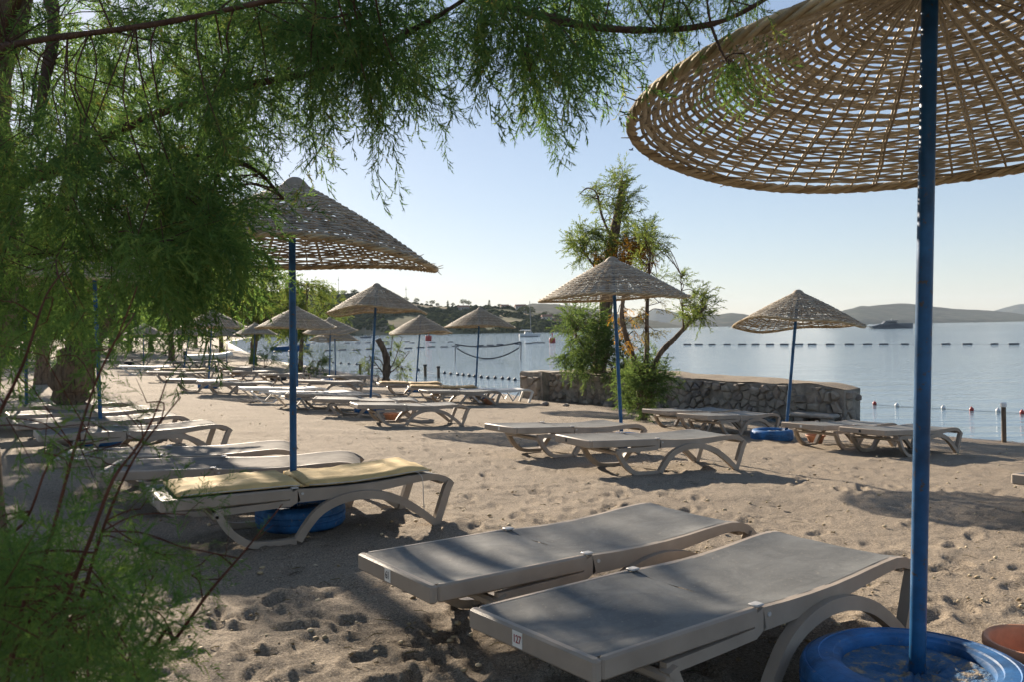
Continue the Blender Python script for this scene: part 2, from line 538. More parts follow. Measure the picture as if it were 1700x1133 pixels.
def np_mesh(name, verts, tris, mat, tint=None, smooth=False):
    me = bpy.data.meshes.new(name)
    nv, nf = len(verts), len(tris)
    k = tris.shape[1]
    me.vertices.add(nv); me.loops.add(nf * k); me.polygons.add(nf)
    me.vertices.foreach_set('co', np.ascontiguousarray(verts, dtype=np.float32).ravel())
    me.loops.foreach_set('vertex_index', np.ascontiguousarray(tris, dtype=np.int32).ravel())
    me.polygons.foreach_set('loop_start', np.arange(0, nf * k, k, dtype=np.int32))
    if smooth:
        me.polygons.foreach_set('use_smooth', np.ones(nf, dtype=bool))
    if tint is not None:
        a = me.attributes.new('tint', 'FLOAT', 'POINT')
        a.data.foreach_set('value', np.ascontiguousarray(tint, dtype=np.float32))
    me.materials.append(MAT[mat] if isinstance(mat, str) else mat)
    me.update(calc_edges=True)
    return me

ORD = ['first', 'second', 'third', 'fourth', 'fifth', 'sixth', 'seventh', 'eighth', 'ninth', 'tenth', 'eleventh', 'twelfth', 'thirteenth',
       'fourteenth', 'fifteenth', 'sixteenth', 'seventeenth', 'eighteenth', 'nineteenth', 'twentieth', 'twenty-first', 'twenty-second',
       'twenty-third', 'twenty-fourth', 'twenty-fifth', 'twenty-sixth', 'twenty-seventh', 'twenty-eighth']

# ================================================================== THE SETTING
# ------------------------------------------------------------------ beach
def build_beach():
    ang = np.concatenate([np.arange(-180, -40, 5.0), np.arange(-40, 40, 0.145), np.arange(40, 180, 5.0)])
    rad = np.concatenate([np.linspace(0.01, 2.3, 14)[:-1], 2.3 * 1.0088 ** np.arange(0, 385), 2.3 * 1.0088 ** 385 * 1.09 ** np.arange(0, 32)])
    A, Rr = np.meshgrid(np.radians(ang), rad)
    X = np.sin(A) * Rr; Y = np.cos(A) * Rr
    Z = ground(X, Y)
    dry = np.clip(inland(X, Y) / 2.0, 0, 1)
    dense = (np.abs(A) < R_(40.5)) & (Rr < 62)
    h = 0.035 * fbm(X / 1.6, Y / 1.6, 3, 3) + 0.020 * fbm(X / 0.42, Y / 0.42, 11, 3)
    h += 0.012 * fbm(X / 0.10, Y / 0.10, 23, 3)
    # trodden ground: footprints in trails and at random
    spots = []
    r = np.random.default_rng(5)
    for _ in range(60):
        px, py = r.uniform(-60, 1760), 620 + 560 * r.random() ** 1.3
        p = on_ground(px, py)
        dirn = r.uniform(0, 2 * math.pi)
        for k in range(r.integers(6, 26)):
            side = 0.10 if k % 2 else -0.10
            spots.append((p[0] + math.cos(dirn) * k * 0.42 - math.sin(dirn) * side, p[1] + math.sin(dirn) * k * 0.42 + math.cos(dirn) * side, dirn, r.uniform(0.6, 1.2)))
            dirn += r.normal(0, 0.10)
    for cx, cy, n, sp in ((-0.25, 3.1, 120, 0.55), (-1.7, 4.7, 60, 1.0), (0.8, 4.9, 24, 1.6), (3.0, 6.0, 36, 1.6), (4.5, 9.0, 40, 2.2), (0.8, 8.5, 30, 2.2), (-2.5, 9.0, 40, 2.5), (3.0, 13.0, 60, 2.5), (7.5, 14.0, 60, 2)):
        for _ in range(n):
            spots.append((cx + r.normal(0, sp), cy + r.normal(0, sp), r.uniform(0, 6.28), r.uniform(0.5, 1.35) * (0.9 if n > 100 else 1.0)))
    Xd = X[dense]; Yd = Y[dense]; hd = np.zeros_like(Xd)
    order = np.argsort(Yd); Ys = Yd[order]
    for x, y, a, k in spots:
        if y < 1 or y > 40: continue
        i0, i1 = np.searchsorted(Ys, (y - 0.28, y + 0.28))
        idx = order[i0:i1]
        dx = Xd[idx] - x; near = np.abs(dx) < 0.28
        idx = idx[near]; dx = dx[near]; dy = Yd[idx] - y
        u = (dx * math.cos(a) + dy * math.sin(a)) / 0.115; w = (-dx * math.sin(a) + dy * math.cos(a)) / 0.050
        q = np.sqrt(u * u + w * w)
        hd[idx] += k * (-0.016 * np.exp(-(q ** 4)) + 0.008 * np.exp(-((q - 1.35) / 0.33) ** 2))
    h[dense] += hd
    fade = np.clip((70 - Rr) / 40, 0.0, 1)
    Z = Z + h * (0.25 + 0.75 * dry) * np.where(dense, 1.0, 0.4) * fade
    nr, na = X.shape
    V = np.stack([X, Y, Z], -1).reshape(-1, 3)
    i = np.arange(nr - 1)[:, None] * na; j = np.arange(na)[None, :]
    j2 = (j + 1) % na
    F = np.stack([i + j, i + j2, i + na + j2, i + na + j], -1).reshape(-1, 4)[:, ::-1]
    me = np_mesh('beach', V, F, 'sand', smooth=True)
    o = link_mesh('beach', me)
    tag(o, 'trodden grey-brown sand beach sloping to the water', kind='structure')
build_beach()

# ------------------------------------------------------------------ sea
def build_sea():
    ang = np.arange(0, 360, 4.0)
    rad = np.concatenate([[0.5], 8 * 1.5 ** np.arange(0, 19)])
    A, Rr = np.meshgrid(np.radians(ang), rad)
    X = np.sin(A) * Rr; Y = np.cos(A) * Rr
    V = np.stack([X, Y, np.full_like(X, SEA_Z)], -1).reshape(-1, 3)
    nr, na = X.shape
    i = np.arange(nr - 1)[:, None] * na; j = np.arange(na)[None, :]; j2 = (j + 1) % na
    F = np.stack([i + j, i + j2, i + na + j2, i + na + j], -1).reshape(-1, 4)[:, ::-1]
    tag(link_mesh('sea', np_mesh('sea', V, F, 'water', smooth=True)), 'calm pale blue sea of the bay', kind='structure')
build_sea()

# ------------------------------------------------------------------ far land
def ridge(name, sky_px, d0, d1, d2, mat, rough, label, nx=150, ny=26, seed=1):
    xs = np.array([p[0] for p in sky_px], float); ys = np.array([p[1] for p in sky_px], float)
    px = np.linspace(xs[0], xs[-1], nx)
    sk = np.interp(px, xs, ys)
    V = np.zeros((ny, nx, 3))
    for i in range(nx):
        w0 = d0(px[i]) if callable(d0) else d0
        w1 = d1(px[i]) if callable(d1) else d1
        top = at(px[i], sk[i], w1)[2]
        for k in range(ny):
            u = k / (ny - 1)
            if u < 0.7:
                q = u / 0.7; dep = w0 + (w1 - w0) * q
                hh = SEA_Z - 1.5 + (top - SEA_Z + 1.5) * (0.10 * min(1, q * 12) + 0.9 * (q ** 0.9)) if q > 0 else SEA_Z - 2
            else:
                q = (u - 0.7) / 0.3; dep = w1 + (d2 - w1) * q
                hh = top + (SEA_Z - 2 - top) * q * q
            p = at(px[i], 540, dep)
            V[k, i] = (p[0], p[1], hh)
    n = fbm(V[..., 0] / rough, V[..., 1] / rough, seed, 4)
    prof = np.clip(np.linspace(0, 1, ny) / 0.2, 0, 1)[:, None]
    V[..., 2] += n * (V[..., 2] - SEA_Z + 2).clip(0) * 0.22 * prof
    i = np.arange(ny - 1)[:, None] * nx; j = np.arange(nx - 1)[None, :]
    F = np.stack([i + j, i + j + 1, i + nx + j + 1, i + nx + j], -1).reshape(-1, 4)
    o = link_mesh(name, np_mesh(name, V.reshape(-1, 3), F, mat, smooth=True))
    tag(o, label, kind='structure')
    return V

HEAD_SKY = [(-900, 470), (-300, 478), (150, 482), (400, 484), (520, 486), (590, 484), (640, 488), (690, 499), (740, 507), (800, 511), (850, 514), (890, 520), (930, 528), (965, 538), (985, 550)]
HV = ridge('headland', HEAD_SKY, lambda x: 505 - 0.06 * (x - 500), lambda x: 640, 900, 'headland', 34.0, 'scrub-covered headland across the bay', 220, 34, 4)
ridge('hill', [(780, 546), (830, 530), (850, 518), (885, 505), (920, 503), (960, 507), (1010, 516), (1060, 527), (1110, 535), (1150, 545)], 1350, 1650, 2100, 'hill', 120.0, 'wooded hill behind the headland', 90, 22, 8)
ridge('hill', [(1060, 546), (1090, 538), (1130, 530), (1175, 524), (1215, 520), (1250, 523), (1290, 531), (1330, 536), (1370, 541)], 2300, 2700, 3200, 'hill', 160.0, 'low dark hill left of the right parasol', 80, 20, 12)
ridge('hill', [(1340, 543), (1370, 528), (1400, 514), (1430, 507), (1480, 506), (1530, 507), (1580, 512), (1640, 515), (1690, 519), (1740, 524), (1800, 527), (1900, 540)], 2500, 2950, 3600, 'hill', 150.0, 'long low hill behind the grey ship', 120, 22, 15)
ridge('hill', [(1020, 546), (1060, 522), (1090, 512), (1110, 516), (1150, 527), (1220, 545)], 4600, 5000, 5600, 'hill', 400.0, 'faint far mountain behind the tamarisk stems', 50, 14, 19)
ridge('hill', [(1600, 535), (1640, 520), (1690, 506), (1760, 500), (1850, 512), (1950, 535)], 4700, 5100, 5800, 'hill', 400.0, 'faint far mountain at the right edge', 50, 14, 21)

# bushes that clothe the headland: nobody could count them
def blob(seed, n=0):
    r = np.random.default_rng(seed)
    phi = (1 + 5 ** .5) / 2
    v = np.array([(-1, phi, 0), (1, phi, 0), (-1, -phi, 0), (1, -phi, 0), (0, -1, phi), (0, 1, phi), (0, -1, -phi), (0, 1, -phi), (phi, 0, -1), (phi, 0, 1), (-phi, 0, -1), (-phi, 0, 1)], float)
    v /= np.linalg.norm(v[0])
    v *= r.uniform(0.7, 1.2, (12, 1))
    f = np.array([(0, 11, 5), (0, 5, 1), (0, 1, 7), (0, 7, 10), (0, 10, 11), (1, 5, 9), (5, 11, 4), (11, 10, 2), (10, 7, 6), (7, 1, 8), (3, 9, 4), (3, 4, 2), (3, 2, 6), (3, 6, 8), (3, 8, 9), (4, 9, 5), (2, 4, 11), (6, 2, 10), (8, 6, 7), (9, 8, 1)])
    return v, f

def headland_scrub():
    r = np.random.default_rng(9)
    vs, fs, ts = [], [], []; b = 0
    ny, nx, _ = HV.shape
    for _ in range(11000):
        k = r.uniform(0.8, 0.72 * (ny - 1)); i = r.uniform(70, nx - 2)
        a = HV[int(k), int(i)]; c_ = HV[int(k) + 1, int(i) + 1]
        p = a + (c_ - a) * r.random()
        if fbm(np.array([p[0] / 22]), np.array([p[1] / 22]), 44, 2)[0] < -0.2: continue
        v, f = blob(int(r.integers(0, 40)))
        s = r.uniform(0.8, 2.5) * (1.35 if r.random() < 0.2 else 1.0)
        vs.append(v * np.array([s, s, s * r.uniform(0.6, 1.0)]) + p); fs.append(f + b); b += 12
        ts.append(np.full(12, r.random()))
    me = np_mesh('scrub', np.concatenate(vs), np.concatenate(fs), 'scrub', np.concatenate(ts))
    tag(link_mesh('headland_scrub', me), 'dark green scrub and low bushes on the far headland', 'scrub', kind='stuff')
headland_scrub()

# ================================================================== FOLIAGE ENGINE
def make_spray(seed, n_side, n_sub, width, droop=0.25, side_len=0.34, sub_len=0.13):
    """a feathery tamarisk plume of unit length along +x: axis, side twigs, scale-leaf twiglets"""
    r = np.random.default_rng(seed)
    vs, fs, ts = [], [], []
    def blade(a, b, w, tint):
        d = b - a; L = np.linalg.norm(d) + 1e-9; d /= L
        q = r.normal(size=3); s = np.cross(d, q); s /= np.linalg.norm(s) + 1e-9
        k = len(vs)
        vs.extend([a - s * w, a + s * w, b]); fs.append((k, k + 1, k + 2)); ts.extend([tint] * 3)
    def axis(u): return np.array([u, 0.05 * math.sin(u * 3 + seed), -droop * u * u])
    for i in range(5):
        blade(axis(i / 5), axis((i + 1.2) / 5), width * 0.9, 0.35)
    for i in range(n_side):
        u = 0.08 + 0.9 * (i + r.random() * 0.6) / n_side
        a = axis(u)
        phi = r.uniform(0, 2 * math.pi)
        L = side_len * (1.05 - 0.65 * u) * r.uniform(0.65, 1.2)
        d = np.array([math.cos(0.75), math.sin(0.75) * math.cos(phi), math.sin(0.75) * math.sin(phi) - 0.15])
        b = a + d * L + np.array([0, 0, -0.10 * L])
        base_t = r.uniform(0.15, 0.85)
        blade(a, b, width * 0.8, base_t)
        for k in range(n_sub):
            q = (k + 0.6 + 0.5 * r.random()) / (n_sub + 0.6)
            p = a + (b - a) * q
            dd = d + r.normal(0, 0.42, 3); dd /= np.linalg.norm(dd)
            blade(p, p + dd * (sub_len * (1.1 - 0.6 * q)) * r.uniform(0.6, 1.2), width, np.clip(base_t + r.normal(0, 0.15), 0, 1))
    return np.array(vs), np.array(fs), np.array(ts)

SPR_NEAR = [make_spray(s, 14, 8, 0.0078, sub_len=0.10) for s in range(5)]
SPR_MID = [make_spray(20 + s, 11, 6, 0.011) for s in range(5)]
SPR_FAR = [make_spray(40 + s, 9, 4, 0.022, side_len=0.4) for s in range(4)]

def frame_from(d, r):
    d = d / (np.linalg.norm(d) + 1e-9)
    q = r.normal(size=3) * 0.35 + np.array([0, 0, 1.0])
    y = np.cross(q, d); y /= np.linalg.norm(y) + 1e-9
    z = np.cross(d, y)
    return np.stack([d, y, z], 1)

def inside(poly, x, y):
    c = False; n = len(poly)
    for i in range(n):
        x1, y1 = poly[i]; x2, y2 = poly[(i + 1) % n]
        if (y1 > y) != (y2 > y) and x < (x2 - x1) * (y - y1) / (y2 - y1) + x1:
            c = not c
    return c

def anchors_in(poly, depth, n, r):
    xs = [p[0] for p in poly]; ys = [p[1] for p in poly]
    out = []
    while len(out) < n:
        x, y = r.uniform(min(xs), max(xs)), r.uniform(min(ys), max(ys))
        if inside(poly, x, y):
            out.append(at(x, y, r.uniform(*depth)))
    return out

def smooth_path(pts, k=6):
    pts = [np.asarray(p, float) for p in pts]
    out = []
    for i in range(len(pts) - 1):
        p0 = pts[max(i - 1, 0)]; p1 = pts[i]; p2 = pts[i + 1]; p3 = pts[min(i + 2, len(pts) - 1)]
        for j in range(k):
            s = j / k
            out.append(0.5 * ((2 * p1) + (-p0 + p2) * s + (2 * p0 - 5 * p1 + 4 * p2 - p3) * s * s + (-p0 + 3 * p1 - 3 * p2 + p3) * s ** 3))
    out.append(pts[-1])
    return out

def tree(name, label, base, limbs, groups, protos, leafmat, cat='tree', group=None, barkmat='bark', twigmat='branch', seed=1, limb_sides=9, twig_r=0.006, knot=0.10):
    """limbs: list of (points, r0, r1).  groups: list of (anchors, n_sprays, spray_size, reach, droop, leafmat or None, attach)"""
    r = np.random.default_rng(seed)
    base = np.asarray(base, float)
    root = empty(name, base, label=label, cat=cat, group=group)
    limb_pts = []
    for li, (pts, r0, r1) in enumerate(limbs):
        sp = smooth_path(pts)
        m = len(sp)
        rr = [(r0 + (r1 - r0) * i / (m - 1)) * (1 + knot * r.normal()) for i in range(m)]
        if li == 0:
            rr[0] *= 1.35; rr[1] *= 1.18
        mb = MB(); mb.tube([p - base for p in sp], rr, limb_sides)
        mb.build('trunk' if li == 0 else 'limb', barkmat if r0 > 0.03 else twigmat, root, smooth=True)
        if li > 0 or len(limbs) == 1: limb_pts += sp
        else: limb_pts += sp[m // 2:]
    LP = np.array(limb_pts)
    tw = MB()
    acc = {}
    for (anchors, n_spr, size, reach, droop, lm, attach) in groups:
        lm = lm or leafmat
        A = acc.setdefault(lm, [[], [], [], 0])
        for a in anchors:
            a = np.asarray(a, float)
            d2 = np.linalg.norm((LP - a) * np.array([1, 1, 1.3]), axis=1)
            idx = np.argsort(d2)[:4]
            s = LP[r.choice(idx)]
            out = a - s
            L = np.linalg.norm(out)
            if L < 0.05:
                out = r.normal(size=3); L = np.linalg.norm(out)
            dirn = out / L
            mid = (s + a) / 2 + np.array([0, 0, 0.10 * L]) + r.normal(0, 0.10 * L, 3)
            if attach and L < 130 * twig_r + 0.18:
                tw.tube([p - base for p in smooth_path([s, mid, a], 3)], [twig_r * 1.3, twig_r * 1.2, twig_r * 1.1, twig_r * 1.0, twig_r, twig_r, twig_r * 0.8][:7], 4)
            tipd = dirn * 0.8 + r.normal(0, 0.45, 3) + np.array([0, 0, -droop])
            tipd /= np.linalg.norm(tipd)
            tip = a + tipd * reach
            tw.tube([a - base, a + tipd * reach * 0.5 + np.array([0, 0, 0.02 * reach]) - base, tip - base], [twig_r * 0.9, twig_r * 0.6, twig_r * 0.3], 4)
            for k in range(n_spr):
                q = r.uniform(-0.25, 1.0)
                p = a + tipd * reach * q if q > 0 else a + (s - a) * (-q)
                dd = tipd * 0.9 + r.normal(0, 0.55, 3) + np.array([0, 0, -droop * 0.9])
                M = frame_from(dd, r)
                v, f, tt = protos[r.integers(len(protos))]
                sc = size * r.uniform(0.6, 1.25)
                A[0].append((v * sc) @ M.T + (p - base)); A[1].append(f + A[3]); A[3] += len(v)
                A[2].append(np.clip(tt * 0.75 + r.uniform(0, 0.3), 0, 1))
    if tw.v:
        tw.build('twigs', twigmat, root)['kind'] = 'stuff'
    for lm, (vv, ff, tt, _) in acc.items():
        me = np_mesh('crown', np.concatenate(vv), np.concatenate(ff), lm, np.concatenate(tt))
        link_mesh('crown', me, root)['kind'] = 'stuff'
    return root

def P(*a):
    return [at(x, y, d) for x, y, d in a]

rt = np.random.default_rng(31)
# ------------------------------------------------------------------ the big tamarisk hanging over the camera's left
gx = on_ground(-25, 1040)
big_base = np.array([gx[0], gx[1], float(ground(gx[0], gx[1])) - 0.05])
trunk_top = at(-30, 160, 3.9)
limbs = [
    ([big_base, at(-60, 700, 4.1), at(-10, 400, 4.0), trunk_top, at(30, -60, 3.8), at(70, -300, 3.7)], 0.17, 0.07),
    ([trunk_top, at(90, -120, 3.5), at(300, -130, 3.1), at(620, -60, 2.75), at(820, 4, 2.55), at(1000, 46, 2.45), at(1180, 40, 2.4), at(1300, -20, 2.35)], 0.026, 0.005),
    ([at(-40, 150, 3.7), at(-10, 88, 3.0), at(54, 68, 2.6), at(261, 39, 2.4), at(450, 0, 2.3), at(640, -40, 2.2)], 0.013, 0.005),
    ([at(-15, 330, 4.0), at(200, 215, 3.4), at(382, 149, 3.1), at(552, 112, 2.9), at(701, 41, 2.7), at(800, -20, 2.6)], 0.022, 0.005),
    ([at(-15, 330, 4.0), at(110, 280, 3.7), at(240, 260, 3.4), at(400, 270, 3.2), at(470, 330, 3.1)], 0.022, 0.005),
    ([at(75, -40, 3.8), at(90, 40, 3.4), at(75, 130, 3.2), at(60, 220, 3.0)], 0.03, 0.012),
    ([at(-10, 420, 4.0), at(90, 420, 3.6), at(180, 430, 3.3), at(280, 400, 3.0)], 0.02, 0.005),
    ([at(820, 4, 2.55), at(860, 60, 2.5), at(880, 120, 2.45)], 0.005, 0.002),
    ([at(1180, 40, 2.4), at(1200, 90, 2.35), at(1230, 130, 2.3)], 0.005, 0.002),
    ([at(30, -60, 3.8), at(300, -250, 3.6), at(700, -260, 3.3), at(1000, -180, 3.0)], 0.03, 0.006),
]
groups = [
    (anchors_in([(-60, -60), (470, -60), (590, 70), (520, 140), (420, 200), (345, 280), (250, 330), (-60, 420)], (2.3, 4.6), 180, rt), 7, 0.27, 0.22, 0.35, None, True),
    (anchors_in([(470, -60), (735, -60), (690, 60), (620, 125), (530, 140)], (2.3, 3.4), 42, rt), 8, 0.25, 0.2, 0.45, None, True),
    (anchors_in([(750, -60), (1000, -60), (1010, 40), (920, 80), (840, 75), (790, 30)], (2.2, 2.8), 30, rt), 8, 0.24, 0.16, 0.75, None, True),
    (anchors_in([(1000, -60), (1300, -60), (1220, 5), (1060, 25)], (2.2, 2.6), 17, rt), 5, 0.17, 0.11, 0.6, None, True),
    (anchors_in([(1195, 85), (1240, 75), (1245, 110), (1210, 120)], (2.2, 2.35), 4, rt), 6, 0.14, 0.08, 0.5, 'leaf_shrub', True),
    (anchors_in([(220, 260), (400, 270), (385, 370), (300, 420), (220, 410)], (2.5, 3.5), 38, rt), 8, 0.26, 0.2, 0.4, None, True),
    (anchors_in([(-20, 330), (360, 290), (340, 380), (220, 430), (-20, 490)], (2.2, 3.2), 34, rt), 6, 0.26, 0.2, 0.45, 'leaf_shrub', True),
]
tree('tamarisk_tree', 'large feathery tamarisk whose boughs hang over the upper left of the picture', big_base, limbs, groups, SPR_NEAR, 'leaf', seed=3, twig_r=0.0024)

# ------------------------------------------------------------------ foreground shrub, lower left
sb = np.array([-0.92, 1.25, float(ground(-0.92, 1.25)) - 0.03])
def stem(*pts): return [sb + rt.normal(0, 0.05, 3) * np.array([1, 1, 0])] + P(*pts)
limbs = [
    (stem((21, 1085, 1.45), (53, 997, 1.45), (85, 891, 1.45), (120, 760, 1.45), (157, 641, 1.5), (198, 552, 1.5), (228, 475, 1.5)), 0.0048, 0.0011),
    (stem((56, 1131, 1.4), (102, 1015, 1.4), (148, 902, 1.4), (187, 799, 1.4), (228, 743, 1.45), (256, 691, 1.45), (278, 629, 1.5)), 0.0048, 0.0011),
    (stem((95, 1113, 1.5), (141, 976, 1.5), (176, 866, 1.5), (226, 757, 1.5), (300, 660, 1.55)), 0.0048, 0.0011),
    (stem((233, 1131, 1.5), (293, 1060, 1.5), (346, 986, 1.5), (406, 916, 1.55), (469, 838, 1.6)), 0.0048, 0.0011),
    (stem((120, 1133, 1.6), (190, 1067, 1.6), (261, 947, 1.6)), 0.0048, 0.0011),
    (stem((-120, 900, 1.4), (-40, 760, 1.4), (0, 685, 1.4), (40, 601, 1.4), (74, 496, 1.45), (105, 450, 1.5)), 0.0048, 0.0011),
    (stem((-60, 1000, 1.7), (40, 870, 1.7), (90, 760, 1.75), (180, 730, 1.8)), 0.0048, 0.0011),
    (stem((10, 1133, 1.3), (110, 1040, 1.3), (200, 1000, 1.3)), 0.0048, 0.0011),
]
groups = [
    (anchors_in([(-60, 930), (50, 910), (150, 950), (230, 1000), (230, 1080), (210, 1180), (-60, 1180)], (1.15, 1.75), 78, rt), 6, 0.14, 0.11, 0.05, None, True),
    (anchors_in([(-60, 600), (60, 600), (180, 640), (230, 720), (120, 770), (-60, 780)], (1.35, 1.9), 11, rt), 3, 0.13, 0.11, 0.1, None, True),
    (anchors_in([(200, 830), (330, 850), (300, 930), (230, 930)], (1.45, 1.6), 9, rt), 4, 0.11, 0.06, 0.0, None, True),
    (anchors_in([(300, 960), (420, 880), (440, 900), (320, 1000)], (1.5, 1.6), 6, rt), 2, 0.07, 0.04, 0.0, None, True),
    (anchors_in([(120, 780), (250, 640), (280, 660), (170, 800)], (1.4, 1.6), 10, rt), 2, 0.08, 0.05, 0.0, None, True),
    (anchors_in([(-60, 480), (90, 480), (230, 500), (200, 600), (-60, 620)], (1.4, 1.8), 7, rt), 3, 0.14, 0.1, 0.1, None, True),
]
tree('tamarisk_shrub', 'wispy green shrub with red-brown stems in the lower left foreground', sb, limbs, groups, SPR_NEAR, 'leaf_shrub', cat='shrub', barkmat='twig', twigmat='twig', seed=5, limb_sides=6, twig_r=0.0012, knot=0.03)

# ------------------------------------------------------------------ thick-trunked tree in the left middle ground
b = on_ground(128, 706); b[2] = float(ground(b[0], b[1])) - 0.05
D2 = b[1]
limbs = [
    ([b, at(118, 650, D2), at(128, 600, D2 - .1), at(140, 555, D2 - .1), at(120, 480, D2), at(110, 330, D2), at(150, 150, D2)], 0.36, 0.12),
    ([at(138, 580, D2), at(168, 545, D2), at(190, 480, D2 + .2), at(260, 380, D2 + .3), at(330, 250, D2 + .5), at(380, 100, D2 + .5)], 0.17, 0.05),
    ([at(115, 500, D2), at(40, 430, D2 - .4), at(-80, 340, D2 - .6)], 0.14, 0.05),
    ([at(260, 380, D2 + .3), at(360, 370, D2), at(430, 400, D2 - .3)], 0.06, 0.02),
    ([at(110, 330, D2), at(200, 200, D2 - 1), at(300, 60, D2 - 1.5)], 0.09, 0.03),
    ([at(190, 480, D2 + .2), at(260, 470, D2 - 1), at(330, 480, D2 - 1.5)], 0.05, 0.02),
]
groups = [
    (anchors_in([(-160, 0), (380, -60), (450, 120), (450, 240), (340, 290), (250, 330), (225, 470), (-160, 470)], (D2 - 2.6, D2 + 2.4), 200, rt), 7, 0.52, 0.45, 0.35, None, True),
    (anchors_in([(-120, 440), (225, 460), (250, 490), (200, 520), (60, 550), (-120, 550)], (D2 - 2.0, D2 + 1.5), 50, rt), 8, 0.5, 0.4, 0.55, None, True),
    (anchors_in([(-60, 400), (225, 380), (225, 440), (-60, 500)], (D2 - 2.8, D2 - 1.5), 26, rt), 7, 0.5, 0.4, 0.4, 'leaf_shrub', True),
]
tree('tamarisk_tree', 'tamarisk with thick forked rough trunk behind the left row of loungers', b, limbs, groups, SPR_MID, 'leaf', seed=8, twig_r=0.011, knot=0.16)

# ------------------------------------------------------------------ trees further along the beach
def beach_tree(label, bx, by, lean, height_px, half_px, leafm, n, seed, trunk_r=0.16, low=0.35, group='tamarisks along the far beach', extra=None, size=None):
    b = on_ground(bx, by); b[2] = float(ground(b[0], b[1])) - 0.05
    D = b[1]
    top = by - height_px
    r = np.random.default_rng(seed)
    tx = bx + lean
    fork = at(bx + lean * 0.4, by - height_px * 0.4, D)
    limbs = [([b, at(bx + lean * 0.1, by - height_px * 0.2, D), fork, at(tx, by - height_px * 0.7, D), at(tx, top + height_px * 0.1, D)], trunk_r, trunk_r * 0.3)]
    for sgn in (-1, 1):
        limbs.append(([fork, at(tx + sgn * half_px * 0.4, by - height_px * 0.6, D + r.uniform(-1, 1)), at(tx + sgn * half_px * 0.75, by - height_px * 0.72, D + r.uniform(-1, 1))], trunk_r * 0.5, trunk_r * 0.15))
    hw = half_px * D / FPX
    poly = []
    for k in range(14):
        a = 2 * math.pi * k / 14
        q = r.uniform(0.75, 1.05)
        poly.append((tx + half_px * q * math.cos(a), by - height_px * (0.5 + low / 2) - height_px * (0.5 - low / 2) * q * math.sin(a)))
    groups = [(anchors_in(poly, (D - hw, D + hw), n, r), 8, size or hw * 0.42, hw * 0.25, 0.35, None, True)]
    if extra: groups += extra(D, r)
    return tree('tamarisk_tree', label, b, limbs, groups, SPR_FAR, leafm, group=group, seed=seed, twig_r=0.014, limb_sides=7)

beach_tree('dark green tamarisk with low crown left of the pale parasol with leaf shadows', 285, 600, -10, 190, 85, 'leaf', 70, 51, 0.22)
beach_tree('olive tamarisk with leaning trunk behind the parasol in the left distance', 368, 588, -12, 150, 60, 'leaf_mid', 60, 52, 0.25)
beach_tree('olive tamarisk with broad crown and dark trunk beside a bright green bush', 420, 606, 20, 165, 85, 'leaf_mid', 85, 53, 0.25)
beach_tree('slim tamarisk behind the second large parasol pole with a bush at its foot', 499, 618, 10, 160, 52, 'leaf_mid', 60, 54, 0.13)
beach_tree('far olive tamarisk between the leafy trees and the headland', 545, 580, 0, 110, 34, 'leaf_mid', 36, 55, 0.15)
beach_tree('pale tamarisk at the far left behind the thick trunk', 70, 640, 6, 330, 110, 'leaf', 70, 56, 0.22)
beach_tree('tamarisk with drooping crown between thick trunk and far parasols', 215, 585, -5, 170, 75, 'leaf_mid', 60, 57, 0.2)

for lab, bx_, by_, hp, hf, sd in [('shady tamarisk at the far left edge of the beach', 15, 606, 250, 90, 71), ('dark tamarisk in the left distance behind the thick trunk', 120, 594, 210, 85, 72),
                             ('tamarisk in the left distance right of the thick trunk', 185, 588, 190, 70, 73), ('far tamarisk in the left distance above the orange cushion', 250, 583, 170, 65, 74), ('farthest tamarisk above the pale parasol with leaf shadows', 325, 579, 150, 55, 75)]:
    beach_tree(lab, bx_, by_, 0, hp, hf, 'leaf', 55, sd, 0.25, low=0.22)

def bush(label, bx, by, w_px, h_px, n, leafm, seed, size, protos=SPR_FAR, group='bushes on the beach'):
    b = on_ground(bx, by); b[2] = float(ground(b[0], b[1])) - 0.02
    D = b[1]; r = np.random.default_rng(seed)
    hw = w_px * D / FPX
    limbs = [([b, at(bx + r.uniform(-.2, .2) * w_px, by - h_px * 0.35, D), at(bx + r.uniform(-.5, .5) * w_px, by - h_px * 0.75, D)], 0.03, 0.01)]
    for k in range(3):
        limbs.append(([b + np.array([r.normal(0, .05), 0, 0]), at(bx + r.uniform(-.5, .5) * w_px, by - h_px * 0.3, D), at(bx + r.uniform(-.9, .9) * w_px, by - h_px * 0.7, D + r.uniform(-.5, .5) * hw)], 0.02, 0.008))
    poly = [(bx - w_px * 0.7, by - h_px * 0.05), (bx - w_px, by - h_px * 0.4), (bx - w_px * 0.55, by - h_px * 0.85), (bx, by - h_px * 0.95), (bx + w_px * 0.6, by - h_px * 0.8), (bx + w_px, by - h_px * 0.4), (bx + w_px * 0.7, by - h_px * 0.05)]
    return tree('bush', label, b, limbs, [(anchors_in(poly, (D - hw * .8, D + hw * .8), n, r), 7, size, size * 0.5, -0.35, None, True)], protos, leafm, cat='bush', group=group, seed=seed, twig_r=0.008, limb_sides=5)

bush('bright green bush beside the dark trunk on the far beach', 440, 612, 24, 34, 22, 'leaf_shrub', 61, 0.45)
bush('grey-green bush at the foot of the slim tamarisk', 512, 626, 32, 38, 26, 'leaf_mid', 62, 0.42)
bush('small green bush at the waterline behind the far loungers', 275, 592, 16, 26, 14, 'leaf', 63, 0.45)

